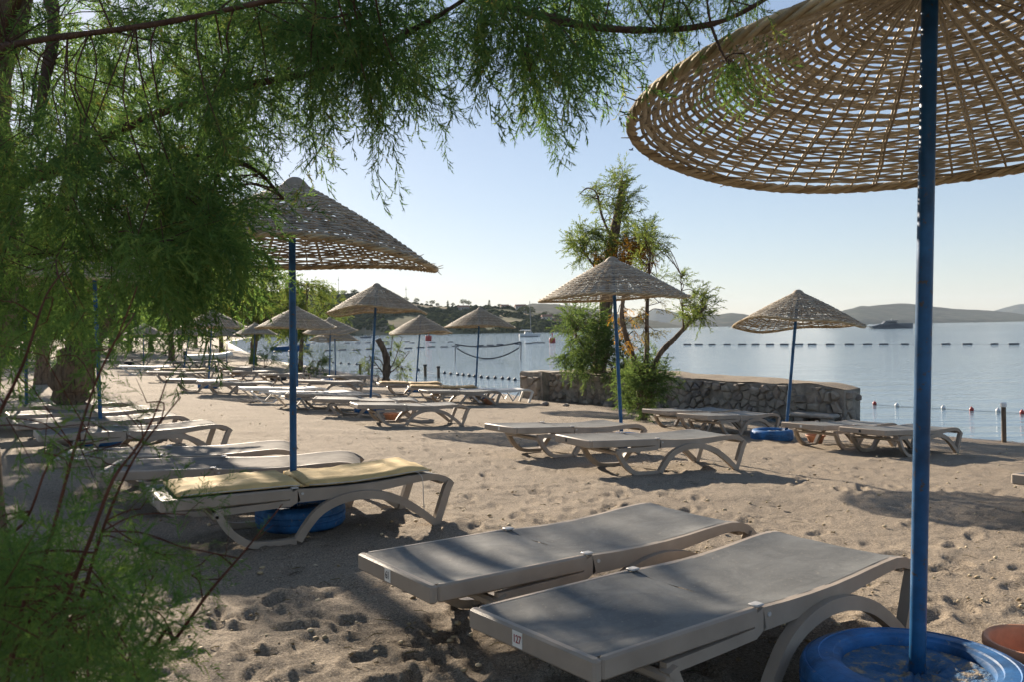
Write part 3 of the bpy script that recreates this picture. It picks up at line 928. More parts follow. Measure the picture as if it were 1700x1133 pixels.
for k_, (bx_, by_, w_, h_, lab) in enumerate([(30, 612, 60, 60, 'added dark bush in place of shaded sand at the left edge behind the hidden parasol pole'), (165, 590, 38, 34, 'added low bush in place of shaded sand behind the black bag'), (222, 587, 34, 34, 'added low bush in place of shaded sand right of the black bag'), (300, 582, 22, 22, 'added low bush in place of shaded sand near the dark dinghy')]):  # added bushes, covering bright sand where the ground should lie in shade
    bush(lab, bx_, by_, w_, h_, 26, 'leaf', 80 + k_, 0.9)

# leaning cut trunk with thin shoots
b = on_ground(640, 634); b[2] = float(ground(b[0], b[1])) - 0.05; D = b[1]
limbs = [([b, at(642, 605, D), at(638, 585, D), at(627, 563, D)], 0.17, 0.13)]
for k, (x1, y1, x2, y2) in enumerate([(655, 600, 668, 560), (648, 590, 652, 555), (660, 610, 680, 585), (628, 610, 612, 590), (632, 600, 615, 600)]):
    limbs.append(([at(640, 625, D), at(x1, y1, D), at(x2, y2, D)], 0.03, 0.01))
groups = [(anchors_in([(605, 625), (602, 590), (625, 585), (632, 630)], (D - .6, D + .6), 14, rt), 5, 0.38, 0.3, -0.2, None, True),
          (anchors_in([(650, 630), (645, 560), (665, 552), (682, 590), (672, 630)], (D - .6, D + .6), 22, rt), 5, 0.38, 0.3, -0.2, None, True)]
tree('tamarisk_tree', 'cut leaning trunk with thin sparse shoots at the water edge', b, limbs, groups, SPR_FAR, 'leaf_mid', seed=64, twig_r=0.010)

# ================================================================== THE STONE QUAY
QP = [np.array([0.78, 26.4]), np.array([7.15, 18.55]), np.array([7.62, 18.95]), np.array([3.6, 28.8])]
QTOP = 0.04
def clip_poly(poly, a, b, c):
    """keep a*x+b*y<=c"""
    out = []
    n = len(poly)
    for i in range(n):
        p, q = poly[i], poly[(i + 1) % n]
        dp = a * p[0] + b * p[1] - c; dq = a * q[0] + b * q[1] - c
        if dp <= 0: out.append(p)
        if dp * dq < 0:
            s = dp / (dp - dq)
            out.append((p[0] + (q[0] - p[0]) * s, p[1] + (q[1] - p[1]) * s))
    return out

def stone_face(parent, o, u, n, region, cell, seed, name='stone'):
    """irregular stones over a vertical face: origin o (3d), u along, z up, n outward; each stone its own object"""
    r = np.random.default_rng(seed)
    us = [p[0] for p in region]; zs = [p[1] for p in region]
    pts = []
    row = 0; z = min(zs)
    while z < max(zs) + cell * 0.3:
        x = min(us) - cell * r.random()
        while x < max(us) + cell:
            w = cell * r.uniform(0.75, 1.7)
            pts.append((x + w / 2 + r.normal(0, 0.03), z + cell * 0.35 + r.normal(0, cell * 0.22)))
            x += w
        z += cell * 0.72
        row += 1
    for i, p in enumerate(pts):
        poly = list(region)
        for j, q in enumerate(pts):
            if i == j: continue
            dx, dy = q[0] - p[0], q[1] - p[1]
            if dx * dx + dy * dy > (3.2 * cell) ** 2: continue
            poly = clip_poly(poly, dx, dy, (q[0] ** 2 + q[1] ** 2 - p[0] ** 2 - p[1] ** 2) / 2)
            if len(poly) < 3: break
        if len(poly) < 3: continue
        cx = sum(a for a, _ in poly) / len(poly); cz = sum(b_ for _, b_ in poly) / len(poly)
        area = 0.5 * abs(sum(poly[k][0] * poly[(k + 1) % len(poly)][1] - poly[(k + 1) % len(poly)][0] * poly[k][1] for k in range(len(poly))))
        if area < 0.008 or r.random() < 0.10: continue
        m = len(poly)
        gap = r.uniform(0.76, 0.98)
        proud = r.uniform(0.01, 0.13)
        vs = []
        for s, h in ((gap, -0.05), (gap * r.uniform(.94, .99), proud * 0.55), (gap * r.uniform(.62, .78), proud)):
            for a, b_ in poly:
                k1 = s * r.uniform(0.93, 1.05)
                P3 = u * (cx + (a - cx) * k1) + n * (h + r.normal(0, 0.007))
                vs.append((o[0] + P3[0] - o[0], o[1] + P3[1] - o[1], cz + (b_ - cz) * k1) if False else (P3[0], P3[1], cz + (b_ - cz) * k1))
        fs = []
        for k in range(2):
            for e in range(m):
                g = (e + 1) % m
                fs.append((k * m + e, k * m + g, k * m + m + g, k * m + m + e))
        fs.append(tuple(range(2 * m, 3 * m)))
        mb = MB(); mb.add([(a + o[0], b_ + o[1], c_) for a, b_, c_ in vs], fs)
        mb.build(name, 'stone', parent)

def build_quay():
    root = empty('stone_quay', (0, 0, 0), label='low rubble stone quay wall at the water edge under the tamarisks', cat='quay')
    a = (QP[1] - QP[0]); La = np.linalg.norm(a); a /= La
    n = np.array([-a[1], a[0]]); n = n if n @ (-QP[0]) > 0 else -n
    u3 = np.array([a[0], a[1], 0]); n3 = np.array([n[0], n[1], 0])
    # core: mortar body with an uneven top
    nu, nv = 60, 8
    vs, fs = [], []
    for i in range(nu + 1):
        s = i / nu
        f = QP[0] + (QP[1] - QP[0]) * s; bk = QP[3] + (QP[2] - QP[3]) * s
        for j in range(nv + 1):
            p = f + (bk - f) * (j / nv)
            vs.append((p[0], p[1], QTOP + 0.06 * float(fbm(np.array([p[0] * 1.3]), np.array([p[1] * 1.3]), 77, 3)[0]) - (0.10 * max(0, s - .93) / .07)))
    for i in range(nu):
        for j in range(nv):
            q = i * (nv + 1) + j
            fs.append((q, q + nv + 1, q + nv + 2, q + 1))
    mb = MB(); mb.add(vs, fs); mb.build('top', 'sand', root, smooth=True)
    mb = MB()
    ring = [QP[0] + (QP[1] - QP[0]) * k / 30 for k in range(31)] + [QP[2]] + [QP[2] + (QP[3] - QP[2]) * k / 10 for k in range(1, 11)]
    m = len(ring)
    lo = [(p[0], p[1], -2.2) for p in ring]
    hi = []
    for p in ring:
        s = (p - QP[0]) @ a / La
        hi.append((p[0], p[1], QTOP - 0.012 + 0.06 * float(fbm(np.array([p[0] * 1.3]), np.array([p[1] * 1.3]), 77, 3)[0]) - (0.10 * max(0, min(s, 1) - .93) / .07)))
    hi = [(x + rng.normal(0, .03), y + rng.normal(0, .03), z + rng.normal(0, .012)) for x, y, z in hi]
    mb.add(lo + hi, [(i, (i + 1) % m, m + (i + 1) % m, m + i) for i in range(m)])
    mb.build('core', 'mortar', root)
    o3 = np.array([QP[0][0], QP[0][1], 0])
    reg = [(0.0, -1.15), (La, -1.15), (La - 0.02, -0.5), (La - 0.10, -0.12), (La - 0.28, QTOP - 0.05), (0.0, QTOP - 0.02)]
    stone_face(root, o3, u3, n3, reg, 0.215, 3)
    e = QP[2] - QP[1]; Le = np.linalg.norm(e); e /= Le
    en = np.array([e[1], -e[0]]); en = en if en @ a > 0 else -en
    stone_face(root, np.array([QP[1][0], QP[1][1], 0]), np.array([e[0], e[1], 0]), np.array([en[0], en[1], 0]), [(0, -1.15), (Le, -1.15), (Le - .1, -.1), (0.05, QTOP - 0.1)], 0.26, 5)
    # squared concrete-faced block at the left end
    mb = MB()
    blk = empty('concrete_block', (0, 0, 0), label='squared block of mortared stones at the left end of the quay', cat='block')
    c0 = QP[0] - a * 0.75 + n * 0.12; c1 = QP[0] + a * 0.55 + n * 0.30; d = -n * 0.9
    pl = [c0, c1, c1 + d, c0 + d * 1.0]
    vs = []
    for z, k in ((-1.3, 1.03), (-0.5, 1.0), (QTOP - 0.03, 0.97), (QTOP + 0.01, 0.94)):
        cc = sum(pl) / 4
        for i in range(4):
            for s in (0.0, 0.33, 0.66):
                p = pl[i] + (pl[(i + 1) % 4] - pl[i]) * s
                p = cc + (p - cc) * k + rng.normal(0, 0.012, 2)
                vs.append((p[0], p[1], z + rng.normal(0, 0.012)))
    fs = [(k * 12 + i, k * 12 + (i + 1) % 12, k * 12 + 12 + (i + 1) % 12, k * 12 + 12 + i) for k in range(3) for i in range(12)]
    fs.append(tuple(range(36, 48)))
    mb.add(vs, fs); mb.build('body', 'mortar', blk)
    f3 = c1 - c0; Lf = np.linalg.norm(f3); f3 /= Lf
    nf = np.array([-f3[1], f3[0]]); nf = nf if nf @ (-c0) > 0 else -nf
    stone_face(blk, np.array([c0[0], c0[1], 0]), np.array([f3[0], f3[1], 0]), np.array([nf[0], nf[1], 0]) , [(0.1, -1.1), (Lf - 0.1, -1.1), (Lf - .12, QTOP - .12), (0.12, QTOP - .12)], 0.34, 9)
build_quay()

# flat slab lying in front of the quay
def build_slab():
    p = on_ground(1352, 706)
    z = float(ground(p[0], p[1]))
    root = empty('stone_slab', (p[0], p[1], z), (0, 0, R_(-46)), label='flat grey stone slab lying at the foot of the quay', cat='slab')
    mb = MB(); mb.box((-0.50, -0.2, 0.16), (0.50, 0.2, 0.25), 0.03); mb.build('top', 'concrete', root)
    for s in (-0.3, 0.3):
        mb = MB(); mb.box((s - 0.1, -0.15, -0.05), (s + 0.1, 0.15, 0.158), 0.02); mb.build('block', 'concrete', root)
build_slab()

# ------------------------------------------------------------------ tamarisks on and before the quay
D9 = 25.2
b9 = at(992, 628, D9); b9[2] = QTOP - 0.05
limbs = [(P((992, 628, D9), (1003, 560, D9), (1008, 480, D9), (1018, 400, D9), (1030, 335, D9), (1034, 300, D9)), 0.24, 0.09),
         (P((1018, 400, D9), (1000, 360, D9), (990, 320, D9), (975, 312, D9), (962, 322, D9)), 0.04, 0.015),
         (P((1012, 440, D9), (1050, 425, D9), (1075, 405, D9)), 0.06, 0.02),
         (P((1008, 470, D9), (985, 440, D9), (965, 410, D9)), 0.05, 0.02),
         (P((996, 610, D9), (965, 570, D9), (950, 540, D9)), 0.06, 0.02),
         (P((996, 610, D9), (1025, 575, D9), (1035, 555, D9)), 0.05, 0.02)]
dd = (D9 - 0.9, D9 + 0.9)
groups = [(anchors_in([(1005, 300), (1040, 290), (1050, 340), (1042, 420), (1010, 440), (990, 390), (1012, 350)], dd, 66, rt), 6, 0.46, 0.35, -0.35, None, True),
          (anchors_in([(960, 312), (998, 300), (988, 335), (970, 330)], dd, 9, rt), 5, 0.36, 0.25, 0.3, None, True),
          (anchors_in([(950, 400), (985, 385), (1005, 440), (965, 445)], dd, 34, rt), 6, 0.46, 0.3, -0.1, None, True),
          (anchors_in([(1045, 395), (1080, 378), (1095, 425), (1062, 450)], dd, 30, rt), 6, 0.46, 0.3, -0.3, None, True),
          (anchors_in([(1035, 400), (1072, 405), (1082, 435), (1040, 440)], (D9 - 1.3, D9 - .4), 28, rt), 7, 0.36, 0.2, 0.0, 'leaf_rust', True),
          (anchors_in([(985, 425), (1040, 420), (1045, 445), (985, 450)], (D9 - 1.3, D9 - .3), 20, rt), 6, 0.36, 0.2, 0.0, 'leaf_rust', True),
          (anchors_in([(932, 535), (962, 512), (1000, 520), (1035, 560), (1045, 605), (1005, 628), (955, 618), (938, 575)], (D9 - 1.4, D9 + .6), 105, rt), 7, 0.52, 0.35, 0.1, 'leaf_bush', True)]
tree('tamarisk_tree', 'tall tamarisk with rusty patches growing from the quay', b9, limbs, groups, SPR_FAR, 'leaf_mid', seed=91, twig_r=0.011)

b10 = on_ground(1068, 697); b10[2] = float(ground(b10[0], b10[1])) - 0.05; D = b10[1]
limbs = [([b10] + P((1064, 660, D), (1056, 610, D), (1040, 560, D), (1032, 520, D), (1040, 470, D)), 0.10, 0.04),
         ([b10] + P((1070, 650, D), (1074, 580, D), (1074, 520, D), (1078, 440, D)), 0.085, 0.03),
         ([b10] + P((1082, 640, D), (1092, 595, D), (1120, 562, D), (1150, 530, D), (1172, 508, D)), 0.085, 0.035),
         (P((1135, 545, D), (1132, 500, D), (1130, 455, D)), 0.02, 0.008)]
dd = (D - 0.5, D + 0.5)
groups = [(anchors_in([(1035, 610), (1078, 598), (1104, 625), (1098, 660), (1062, 690), (1042, 660)], (D - 0.7, D + 0.5), 75, rt), 7, 0.36, 0.24, -0.25, 'leaf_bush', True),
          (anchors_in([(1122, 500), (1158, 486), (1180, 500), (1170, 535), (1132, 530)], dd, 28, rt), 6, 0.36, 0.24, -0.1, None, True),
          (anchors_in([(1122, 470), (1136, 450), (1142, 480)], dd, 7, rt), 5, 0.28, 0.2, -0.4, None, True),
          (anchors_in([(1025, 510), (1055, 500), (1060, 560), (1040, 580)], dd, 12, rt), 4, 0.28, 0.2, 0.2, 'leaf_rust', True),
          (anchors_in([(1060, 490), (1100, 500), (1095, 560), (1065, 560)], dd, 14, rt), 4, 0.30, 0.22, 0.1, 'leaf_dry', True),
          (anchors_in([(1060, 390), (1092, 385), (1096, 470), (1066, 470)], dd, 14, rt), 5, 0.32, 0.25, -0.3, None, True)]
tree('tamarisk_tree', 'many-stemmed tamarisk in front of the quay with a leaning right stem', b10, limbs, groups, SPR_FAR, 'leaf_mid', seed=92, twig_r=0.009)

# ================================================================== SUN LOUNGERS
def sheet(x0, x1, hw, zf, nx=16, ny=8, sag=0.010, seed=0):
    mb = MB(); vs = []; fs = []
    r = np.random.default_rng(seed)
    for i in range(nx + 1):
        x = x0 + (x1 - x0) * i / nx
        for j in range(ny + 1):
            w = -1 + 2 * j / ny
            vs.append((x, w * hw, zf(x) - sag * (1 - w ** 4) * (1 + 0.5 * math.sin(x * 9)) + 0.0015 * r.normal() * (1 - w * w)))
    for i in range(nx):
        for j in range(ny):
            q = i * (ny + 1) + j
            fs.append((q, q + ny + 1, q + ny + 2, q + 1))
    mb.add(vs, fs)
    return mb

_rx = [0.80, 1.0, 1.2, 1.4, 1.58, 1.70, 1.78, 1.84, 1.88]
_rz = [0.366, 0.358, 0.358, 0.370, 0.386, 0.390, 0.380, 0.350, 0.305]
def rail_top(x): return float(np.interp(x, _rx, _rz))
rail_xs = [0.60, 0.80, 0.95, 1.1, 1.25, 1.4, 1.52, 1.62, 1.70, 1.76, 1.81, 1.85, 1.875]

def lounger_meshes(frame, slingm, angular):
    M = {}
    # backrest frame: four bars, bevelled, one moulded piece
    mb = MB()
    mb.box((0.0, -0.345, 0.296), (0.035, 0.345, 0.374), 0.008)
    mb.box((0.745, -0.312, 0.298), (0.775, 0.312, 0.352), 0.006)
    for s in (-1, 1):
        mb.box((0.036, min(s * 0.345, s * 0.313), 0.297), (0.776, max(s * 0.345, s * 0.313), 0.3735), 0.008)
    M['backrest_frame'] = mb.mesh('backrest_frame', frame, True, 35)
    mb = sheet(0.030, 0.792, 0.318, lambda x: 0.372 - 0.006 * max(0, (x - 0.7) / 0.1), seed=1)
    M['backrest_sling'] = mb.mesh('backrest_sling', slingm, True)
    mb = sheet(0.794, 1.855, 0.318, lambda x: rail_top(x) + 0.001, 22, 8, 0.011, seed=2)
    M['seat_sling'] = mb.mesh('seat_sling', slingm, True)
    # side rail
    for nm, s in (('side_rail', 1), ('side_rail_b', -1)):
        mb = MB()
        pts = [(0.31, 0.262), (0.60, 0.270), (0.76, 0.276), (0.79, 0.318)]
        ht = [0.022, 0.022, 0.022, 0.044]
        for x in rail_xs[1:]:
            top = rail_top(x); h = float(np.interp(x, [0.8, 1.2, 1.6, 1.88], [0.045, 0.036, 0.026, 0.022]))
            pts.append((x + 0.004, top - h)); ht.append(h)
        mb.bar(pts, 0.016, ht, s * 0.328)
        M[nm] = mb.mesh('side_rail', frame, True, 35)
        mb = MB()
        if angular:
            mb.bar([(0.10, 0.29), (0.40, 0.012), (0.62, 0.012), (0.86, 0.30)], 0.022, 0.016, s * 0.338)
            M['arch_' + str(s)] = mb.mesh('front_leg', frame, True, 35)
            mb = MB(); mb.bar([(1.15, 0.30), (1.32, 0.05), (1.48, 0.30)], 0.02, 0.014, s * 0.318)
            M['brace_' + str(s)] = mb.mesh('brace', frame, True, 35)
        else:
            front = smooth_path([(0.315, 0.268), (0.345, 0.20), (0.41, 0.105), (0.50, 0.035), (0.585, 0.016)], 4)
            mb.bar(front + [np.array((0.66, 0.014)), np.array((0.79, 0.016))], 0.025, 0.022, s * 0.345)
            M['brace_' + str(s)] = mb.mesh('front_leg', frame, True, 35)
            arch = smooth_path([(0.80, 0.018), (0.86, 0.115), (0.94, 0.205), (1.05, 0.262), (1.18, 0.288), (1.32, 0.278), (1.47, 0.228), (1.61, 0.135), (1.745, 0.02)], 4)
            mb = MB(); mb.bar(arch, 0.025, [0.024 + 0.006 * math.sin(math.pi * i / (len(arch) - 1)) for i in range(len(arch))], s * 0.352)
            M['arch_' + str(s)] = mb.mesh('arch', frame, True, 35)
        mb = MB(); mb.bar(smooth_path([(1.752, 0.004), (1.79, 0.12), (1.835, 0.26), (1.862, 0.315)], 3), 0.026, 0.026, s * 0.335)
        M['leg_' + str(s)] = mb.mesh('foot_leg', frame, True, 35)
        mb = MB()
        mb.box((0.768, s * 0.322 - 0.021, 0.3705), (0.812, s * 0.322 + 0.021, 0.3805), 0.003)
        M['clip_' + str(s)] = mb.mesh('hinge_clip', 'clip', True, 35)
        mb = MB()
        mb.tube([(0.835, s * 0.343, 0.335), (0.835, s * 0.349, 0.335)], 0.009, 10)
        M['pin_' + str(s)] = mb.mesh('pivot_pin', 'clip')
    mb = MB(); mb.box((0.29, -0.37, 0.216), (0.335, 0.37, 0.2585), 0.012)
    M['crossbar'] = mb.mesh('crossbar', frame, True, 35)
    mb = MB(); mb.box((1.79, -0.315, 0.30), (1.83, 0.315, 0.335), 0.008)
    M['foot_bar'] = mb.mesh('crossbar', frame, True, 35)
    return M

LM = {'taupe': lounger_meshes('taupe', 'sling', False), 'pale': lounger_meshes('taupe', 'sling_sunlit', False),
      'white': lounger_meshes('white_plastic', 'sling_white', True), 'white_arch': lounger_meshes('white_plastic', 'sling_white', False)}

LOUNGERS = {}
def place_lounger(key, kind, label, head=None, foot=None, foot_x=None, yaw=None, group=None, simple=False, pos=None):
    if pos is not None:
        hx, hy, yaw = pos
    elif head is not None:
        p = on_ground(head[0], head[1], 0.365)
        if yaw is None:
            best = None
            for k in range(-10, 85):
                q = (p[0] + 1.93 * math.cos(R_(k)), p[1] + 1.93 * math.sin(R_(k)))
                e = abs(project((q[0], q[1], float(ground(*q)) + 0.37))[0] - foot_x) + 0.03 * abs(k - 36)
                if best is None or e < best[0]: best = (e, k)
            yaw = best[1]
        hx, hy = p[0], p[1]
    else:
        p = on_ground(foot[0], foot[1], 0.38)
        hx, hy = p[0] - 1.92 * math.cos(R_(yaw)), p[1] - 1.92 * math.sin(R_(yaw))
    c, s = math.cos(R_(yaw)), math.sin(R_(yaw))
    z0 = float(ground(hx + 0.6 * c, hy + 0.6 * s)); z1 = float(ground(hx + 1.75 * c, hy + 1.75 * s))
    pitch = math.atan2(z0 - z1, 1.15)
    zh = z0 + 0.6 * math.tan(pitch)
    root = empty('sun_lounger', (hx, hy, zh - 0.006), (0, pitch, R_(yaw)), label, 'sun lounger', group)
    root.scale = (1.095, 1, 1)
    M = LM[kind]
    for k, me in M.items():
        if simple and (k.startswith('clip') or k.startswith('pin') or k == 'foot_bar'): continue
        link_mesh(me.name.split('.')[0], me, root)
    LOUNGERS[key] = root
    root['yaw'] = yaw
    f = (hx + 1.8 * c, hy + 1.8 * s)
    print('lounger', key, 'yaw', yaw, 'head', np.round((hx, hy, zh), 2), 'foot px', np.round(project((f[0], f[1], float(ground(*f)) + .39))))
    return root

G_ = 'sun loungers on the beach'
def L(key, kind, label, **kw):
    return place_lounger(key, kind, label, group=G_, **kw)

L('A', 'taupe', 'grey sun lounger with red number 127 in the right foreground', pos=(0.027, 2.975, 38.0))
L('B', 'taupe', 'grey sun lounger with number 61 just left of the one numbered 127', pos=(-0.556, 3.808, 35.6))
L('C', 'taupe', 'sun lounger carrying the thick yellow cushion around the left parasol', head=(252, 821), foot_x=693)
L('D', 'pale', 'bare sun lounger directly behind the one with the yellow cushion', head=(178, 775), foot_x=578)
L('E', 'pale', 'bare sun lounger second behind the one with the yellow cushion', head=(102, 756), foot_x=472)
L('F', 'pale', 'sun lounger with arched legs showing, in front of the thick forked trunk', foot=(352, 702), yaw=33)
L('G', 'pale', 'sun lounger behind the left blue pole, next beyond the arched-leg one', foot=(287, 688), yaw=33)
L('H', 'pale', 'sunlit sun lounger at the foot of the thick forked trunk', foot=(250, 677), yaw=33)
L('I', 'pale', 'pale sunlit sun lounger just right of the thick forked trunk', foot=(196, 667), yaw=33)
L('I2', 'pale', 'pale sun lounger half hidden by shrub left of the thick trunk', foot=(80, 672), yaw=33)
L('J', 'taupe', 'front sun lounger of the centre group with tyre and pot behind its legs', head=(585, 671), foot_x=757)
L('K', 'taupe', 'second sun lounger of the centre group, its foot hidden behind the front one', head=(520, 661), foot_x=688)
L('Lx', 'taupe', 'third sun lounger of the centre group, behind the left parasol pole', head=(474, 653), foot_x=628)
L('M1', 'white', 'white sun lounger left of the left parasol pole in the middle distance', head=(400, 644), foot_x=528)
L('M2', 'white', 'white sun lounger just right of the left parasol pole in the middle distance', head=(455, 651), foot_x=583)
L('N1', 'taupe', 'sun lounger with straw cushion farthest left under the small mid parasol', head=(626, 637), foot_x=730)
L('N2', 'taupe', 'sun lounger with straw cushion beside the blue tyre in the mid distance', head=(676, 643), foot_x=790)
L('N3', 'taupe', 'sun lounger between the straw cushions and the white angular one', head=(702, 649), foot_x=815)
L('Q', 'white', 'white sun lounger with angular legs nearest the water at centre', head=(764, 646), foot_x=876, yaw=22)
L('R', 'taupe', 'left one of the two sun loungers under the centre-right parasol', head=(826, 709), foot_x=1030)
L('S', 'taupe', 'front one of the two sun loungers under the centre-right parasol', head=(946, 729), foot_x=1188)
L('T', 'taupe', 'left sun lounger in front of the quay wall beside the many-stemmed tree', head=(1085, 682), foot_x=1205)
L('U', 'taupe', 'sun lounger in front of the quay wall left of the blue tyre', head=(1147, 689), foot_x=1262)
L('V', 'taupe', 'left sun lounger under the right parasol in front of the slab', head=(1328, 705), foot_x=1452)
L('W', 'taupe', 'right sun lounger under the right parasol beside the big blue pole', head=(1428, 713), foot_x=1550)
L('X', 'taupe', 'sun lounger cut off by the right edge of the picture', head=(1762, 800), yaw=36)
FAR_L = [('X1', 'taupe', 'sun lounger left of the blue tyre under the far left parasol', (275, 630), 395), ('X2', 'taupe', 'sun lounger over the blue tyre under the far left parasol', (325, 634), 462),
         ('X3', 'pale', 'pale sun lounger in front of the one with orange cushion, left distance', (243, 618), 352), ('X4', 'taupe', 'sun lounger with orange cushion in the left distance', (258, 615), 345),
         ('X5', 'white', 'white sun lounger with a black bag on it', (197, 608), 284), ('X6', 'taupe', 'sun lounger just behind the orange-cushioned one in the left distance', (282, 601), 338),
         ('X7', 'pale', 'pale sun lounger in the far left shade behind the black bag', (172, 599), 257), ('X8', 'taupe', 'sun lounger beyond the far left parasol, second from water', (366, 611), 415),
         ('X9', 'taupe', 'sun lounger just left of the bright green bush by the dark trunk', (378, 617), 448), ('X11', 'taupe', 'long sun lounger behind the white ones and the left parasol pole', (492, 632), 600),
         ('X12', 'taupe', 'sun lounger near the water beside the grey-green bush', (553, 625), 615), ('X13', 'taupe', 'sun lounger left of the slim tamarisk near a dark tyre', (440, 622), 500),
         ('X14', 'pale', 'farthest pale sun lounger in the left distance under trees', (190, 592), 250), ('X15', 'taupe', 'far sun lounger beside the beached dinghy', (322, 600), 368)]
for key, kind, lab, h, fx in FAR_L:
    place_lounger(key, kind, lab, head=h, foot_x=fx, group=G_, simple=True)

# number tags ------------------------------------------------------------
def number_tag(key, text, inkm, y, w=0.054, h=0.056):
    root = LOUNGERS[key]
    mb = MB(); mb.box((-0.0022, y - w / 2, 0.336 - h / 2), (-0.0002, y + w / 2, 0.336 + h / 2))
    tg = mb.build('number_tag', 'tag', root)
    cu = bpy.data.curves.new('number', 'FONT')
    cu.body = text; cu.size = 0.048 if len(text) < 3 else 0.040
    cu.align_x = 'CENTER'; cu.align_y = 'CENTER'; cu.extrude = 0.0004
    cu.space_character = 0.95; cu.offset = 0.0004
    tmp = bpy.data.objects.new('number_text', cu); C.objects.link(tmp)
    bpy.context.view_layer.update()
    me = bpy.data.meshes.new_from_object(tmp.evaluated_get(bpy.context.evaluated_depsgraph_get()))
    bpy.data.objects.remove(tmp)
    me.materials.clear(); me.materials.append(MAT[inkm])
    o = bpy.data.objects.new('number', me); C.objects.link(o)
    o.parent = tg
    o.matrix_local = Matrix(((0, 0, -1, -0.0030), (-0.80, 0, 0, y), (0, 1, 0, 0.336), (0, 0, 0, 1)))
number_tag('A', '127', 'ink_red', 0.045)
number_tag('B', '61', 'ink_black', 0.035)
for key, m_, y in (('C', 'tag', -0.05), ('R', 'tag', 0.0), ('V', 'tag', 0.0), ('W', 'ink_black', 0.02), ('S', 'ink_black', 0.1)):
    mb = MB(); mb.box((-0.0022, y - 0.017, 0.318), (-0.0002, y + 0.017, 0.354)); mb.build('number_tag', m_, LOUNGERS[key])

# cushions ---------------------------------------------------------------
def cushion(key, label, mat, thick, x0, x1, detail=True):
    lr = LOUNGERS[key]
    root = empty('cushion', lr.location, lr.rotation_euler, label, 'cushion', 'cushions on the loungers')
    root.scale = lr.scale
    r = np.random.default_rng(len(key) + int(x0 * 100))
    split = 0.86
    for (a, b_) in ((x0, split - 0.012), (split + 0.012, x1)):
        mb = MB(); nx, ny = 22, 14; hw = 0.30
        top = []; bot = []
        for i in range(nx + 1):
            x = a + (b_ - a) * i / nx
            ex = min((x - a), (b_ - x)) / 0.06
            for j in range(ny + 1):
                w = -1 + 2 * j / ny
                ey = (1 - abs(w)) * hw / 0.06
                e = math.sqrt(max(0.0, 1 - (1 - min(1, ex)) ** 2)) * math.sqrt(max(0.0, 1 - (1 - min(1, ey)) ** 2))
                base = (0.3755 if x < 0.79 else rail_top(x) + 0.006)
                wr = 0.007 * math.sin(x * 85 + 2 * math.sin(x * 31)) * (1 - min(1, ey)) + 0.018 * float(fbm(np.array([x * 7.0]), np.array([w * 3.0]), 5, 3)[0])
                top.append((x, w * hw * (1 + 0.012 * math.sin(x * 55)), base + thick * (0.5 + 0.5 * e) + wr))
                bot.append((x, w * hw * 0.985, base + thick * 0.12 * (1 - e)))
        n = (nx + 1) * (ny + 1); fs = []
        for i in range(nx):
            for j in range(ny):
                q = i * (ny + 1) + j
                fs.append((q, q + ny + 1, q + ny + 2, q + 1)); fs.append((n + q + 1, n + q + ny + 2, n + q + ny + 1, n + q))
        edge = [j for j in range(ny + 1)] + [i * (ny + 1) + ny for i in range(1, nx + 1)] + [nx * (ny + 1) + j for j in range(ny - 1, -1, -1)] + [i * (ny + 1) for i in range(nx - 1, 0, -1)]
        for k in range(len(edge)):
            p, q = edge[k], edge[(k + 1) % len(edge)]
            fs.append((p, q, n + q, n + p))
        mb.add(top + bot, fs)
        pad = mb.build('pad', mat, root, smooth=True)
        if detail:
            mb = MB()
            mb.tube([(x, -hw * 1.004, (0.3755 if x < 0.79 else rail_top(x) + 0.006) + thick * 0.33) for x in np.linspace(a + .02, b_ - .02, 24)], 0.0045, 6)
            mb.build('piping', 'piping', pad, smooth=True)
    if detail:
        mb = MB(); mb.tube(smooth_path([(1.62, -0.30, 0.405), (1.63, -0.345, 0.40), (1.645, -0.368, 0.36), (1.65, -0.368, 0.25), (1.655, -0.37, 0.12)], 4), 0.003, 5)
        mb.build('tie_cord', 'piping', root)
        mb = MB(); mb.box((0.835, -0.305, 0.374), (0.885, 0.305, 0.3775)); mb.build('strap', 'cushion_straw', root)
cushion('C', 'yellow quilted lounger cushion with white piping', 'cushion', 0.045, 0.10, 1.74)
cushion('N1', 'straw-coloured cushion on the leftmost lounger under the small mid parasol', 'cushion_straw', 0.05, 0.06, 1.76, False)
cushion('N2', 'straw-coloured cushion on the lounger beside the mid blue tyre', 'cushion_straw', 0.05, 0.06, 1.76, False)
cushion('X4', 'orange cushion on a lounger in the left distance', 'cushion_straw', 0.05, 0.06, 1.76, False)

def bag(key, label):
    lr = LOUNGERS[key]
    root = empty('bag', lr.matrix_basis @ Vector((0.35, 0.0, 0.375)), lr.rotation_euler, label, 'bag')
    v, f = blob(3); v = np.clip(v, -0.85, 0.9)
    mb = MB(); mb.add(v * np.array([0.26, 0.2, 0.13]) + np.array([0, 0, 0.10]), [tuple(x) for x in f]); mb.build('body', 'black_cloth', root, smooth=True)
    mb = MB(); mb.tube(smooth_path([(-0.15, 0, 0.18), (-0.08, 0, 0.28), (0.08, 0, 0.28), (0.15, 0, 0.18)], 4), 0.012, 6); mb.build('handle', 'black_cloth', root)
bag('X5', 'black bag lying on a white lounger in the left distance')

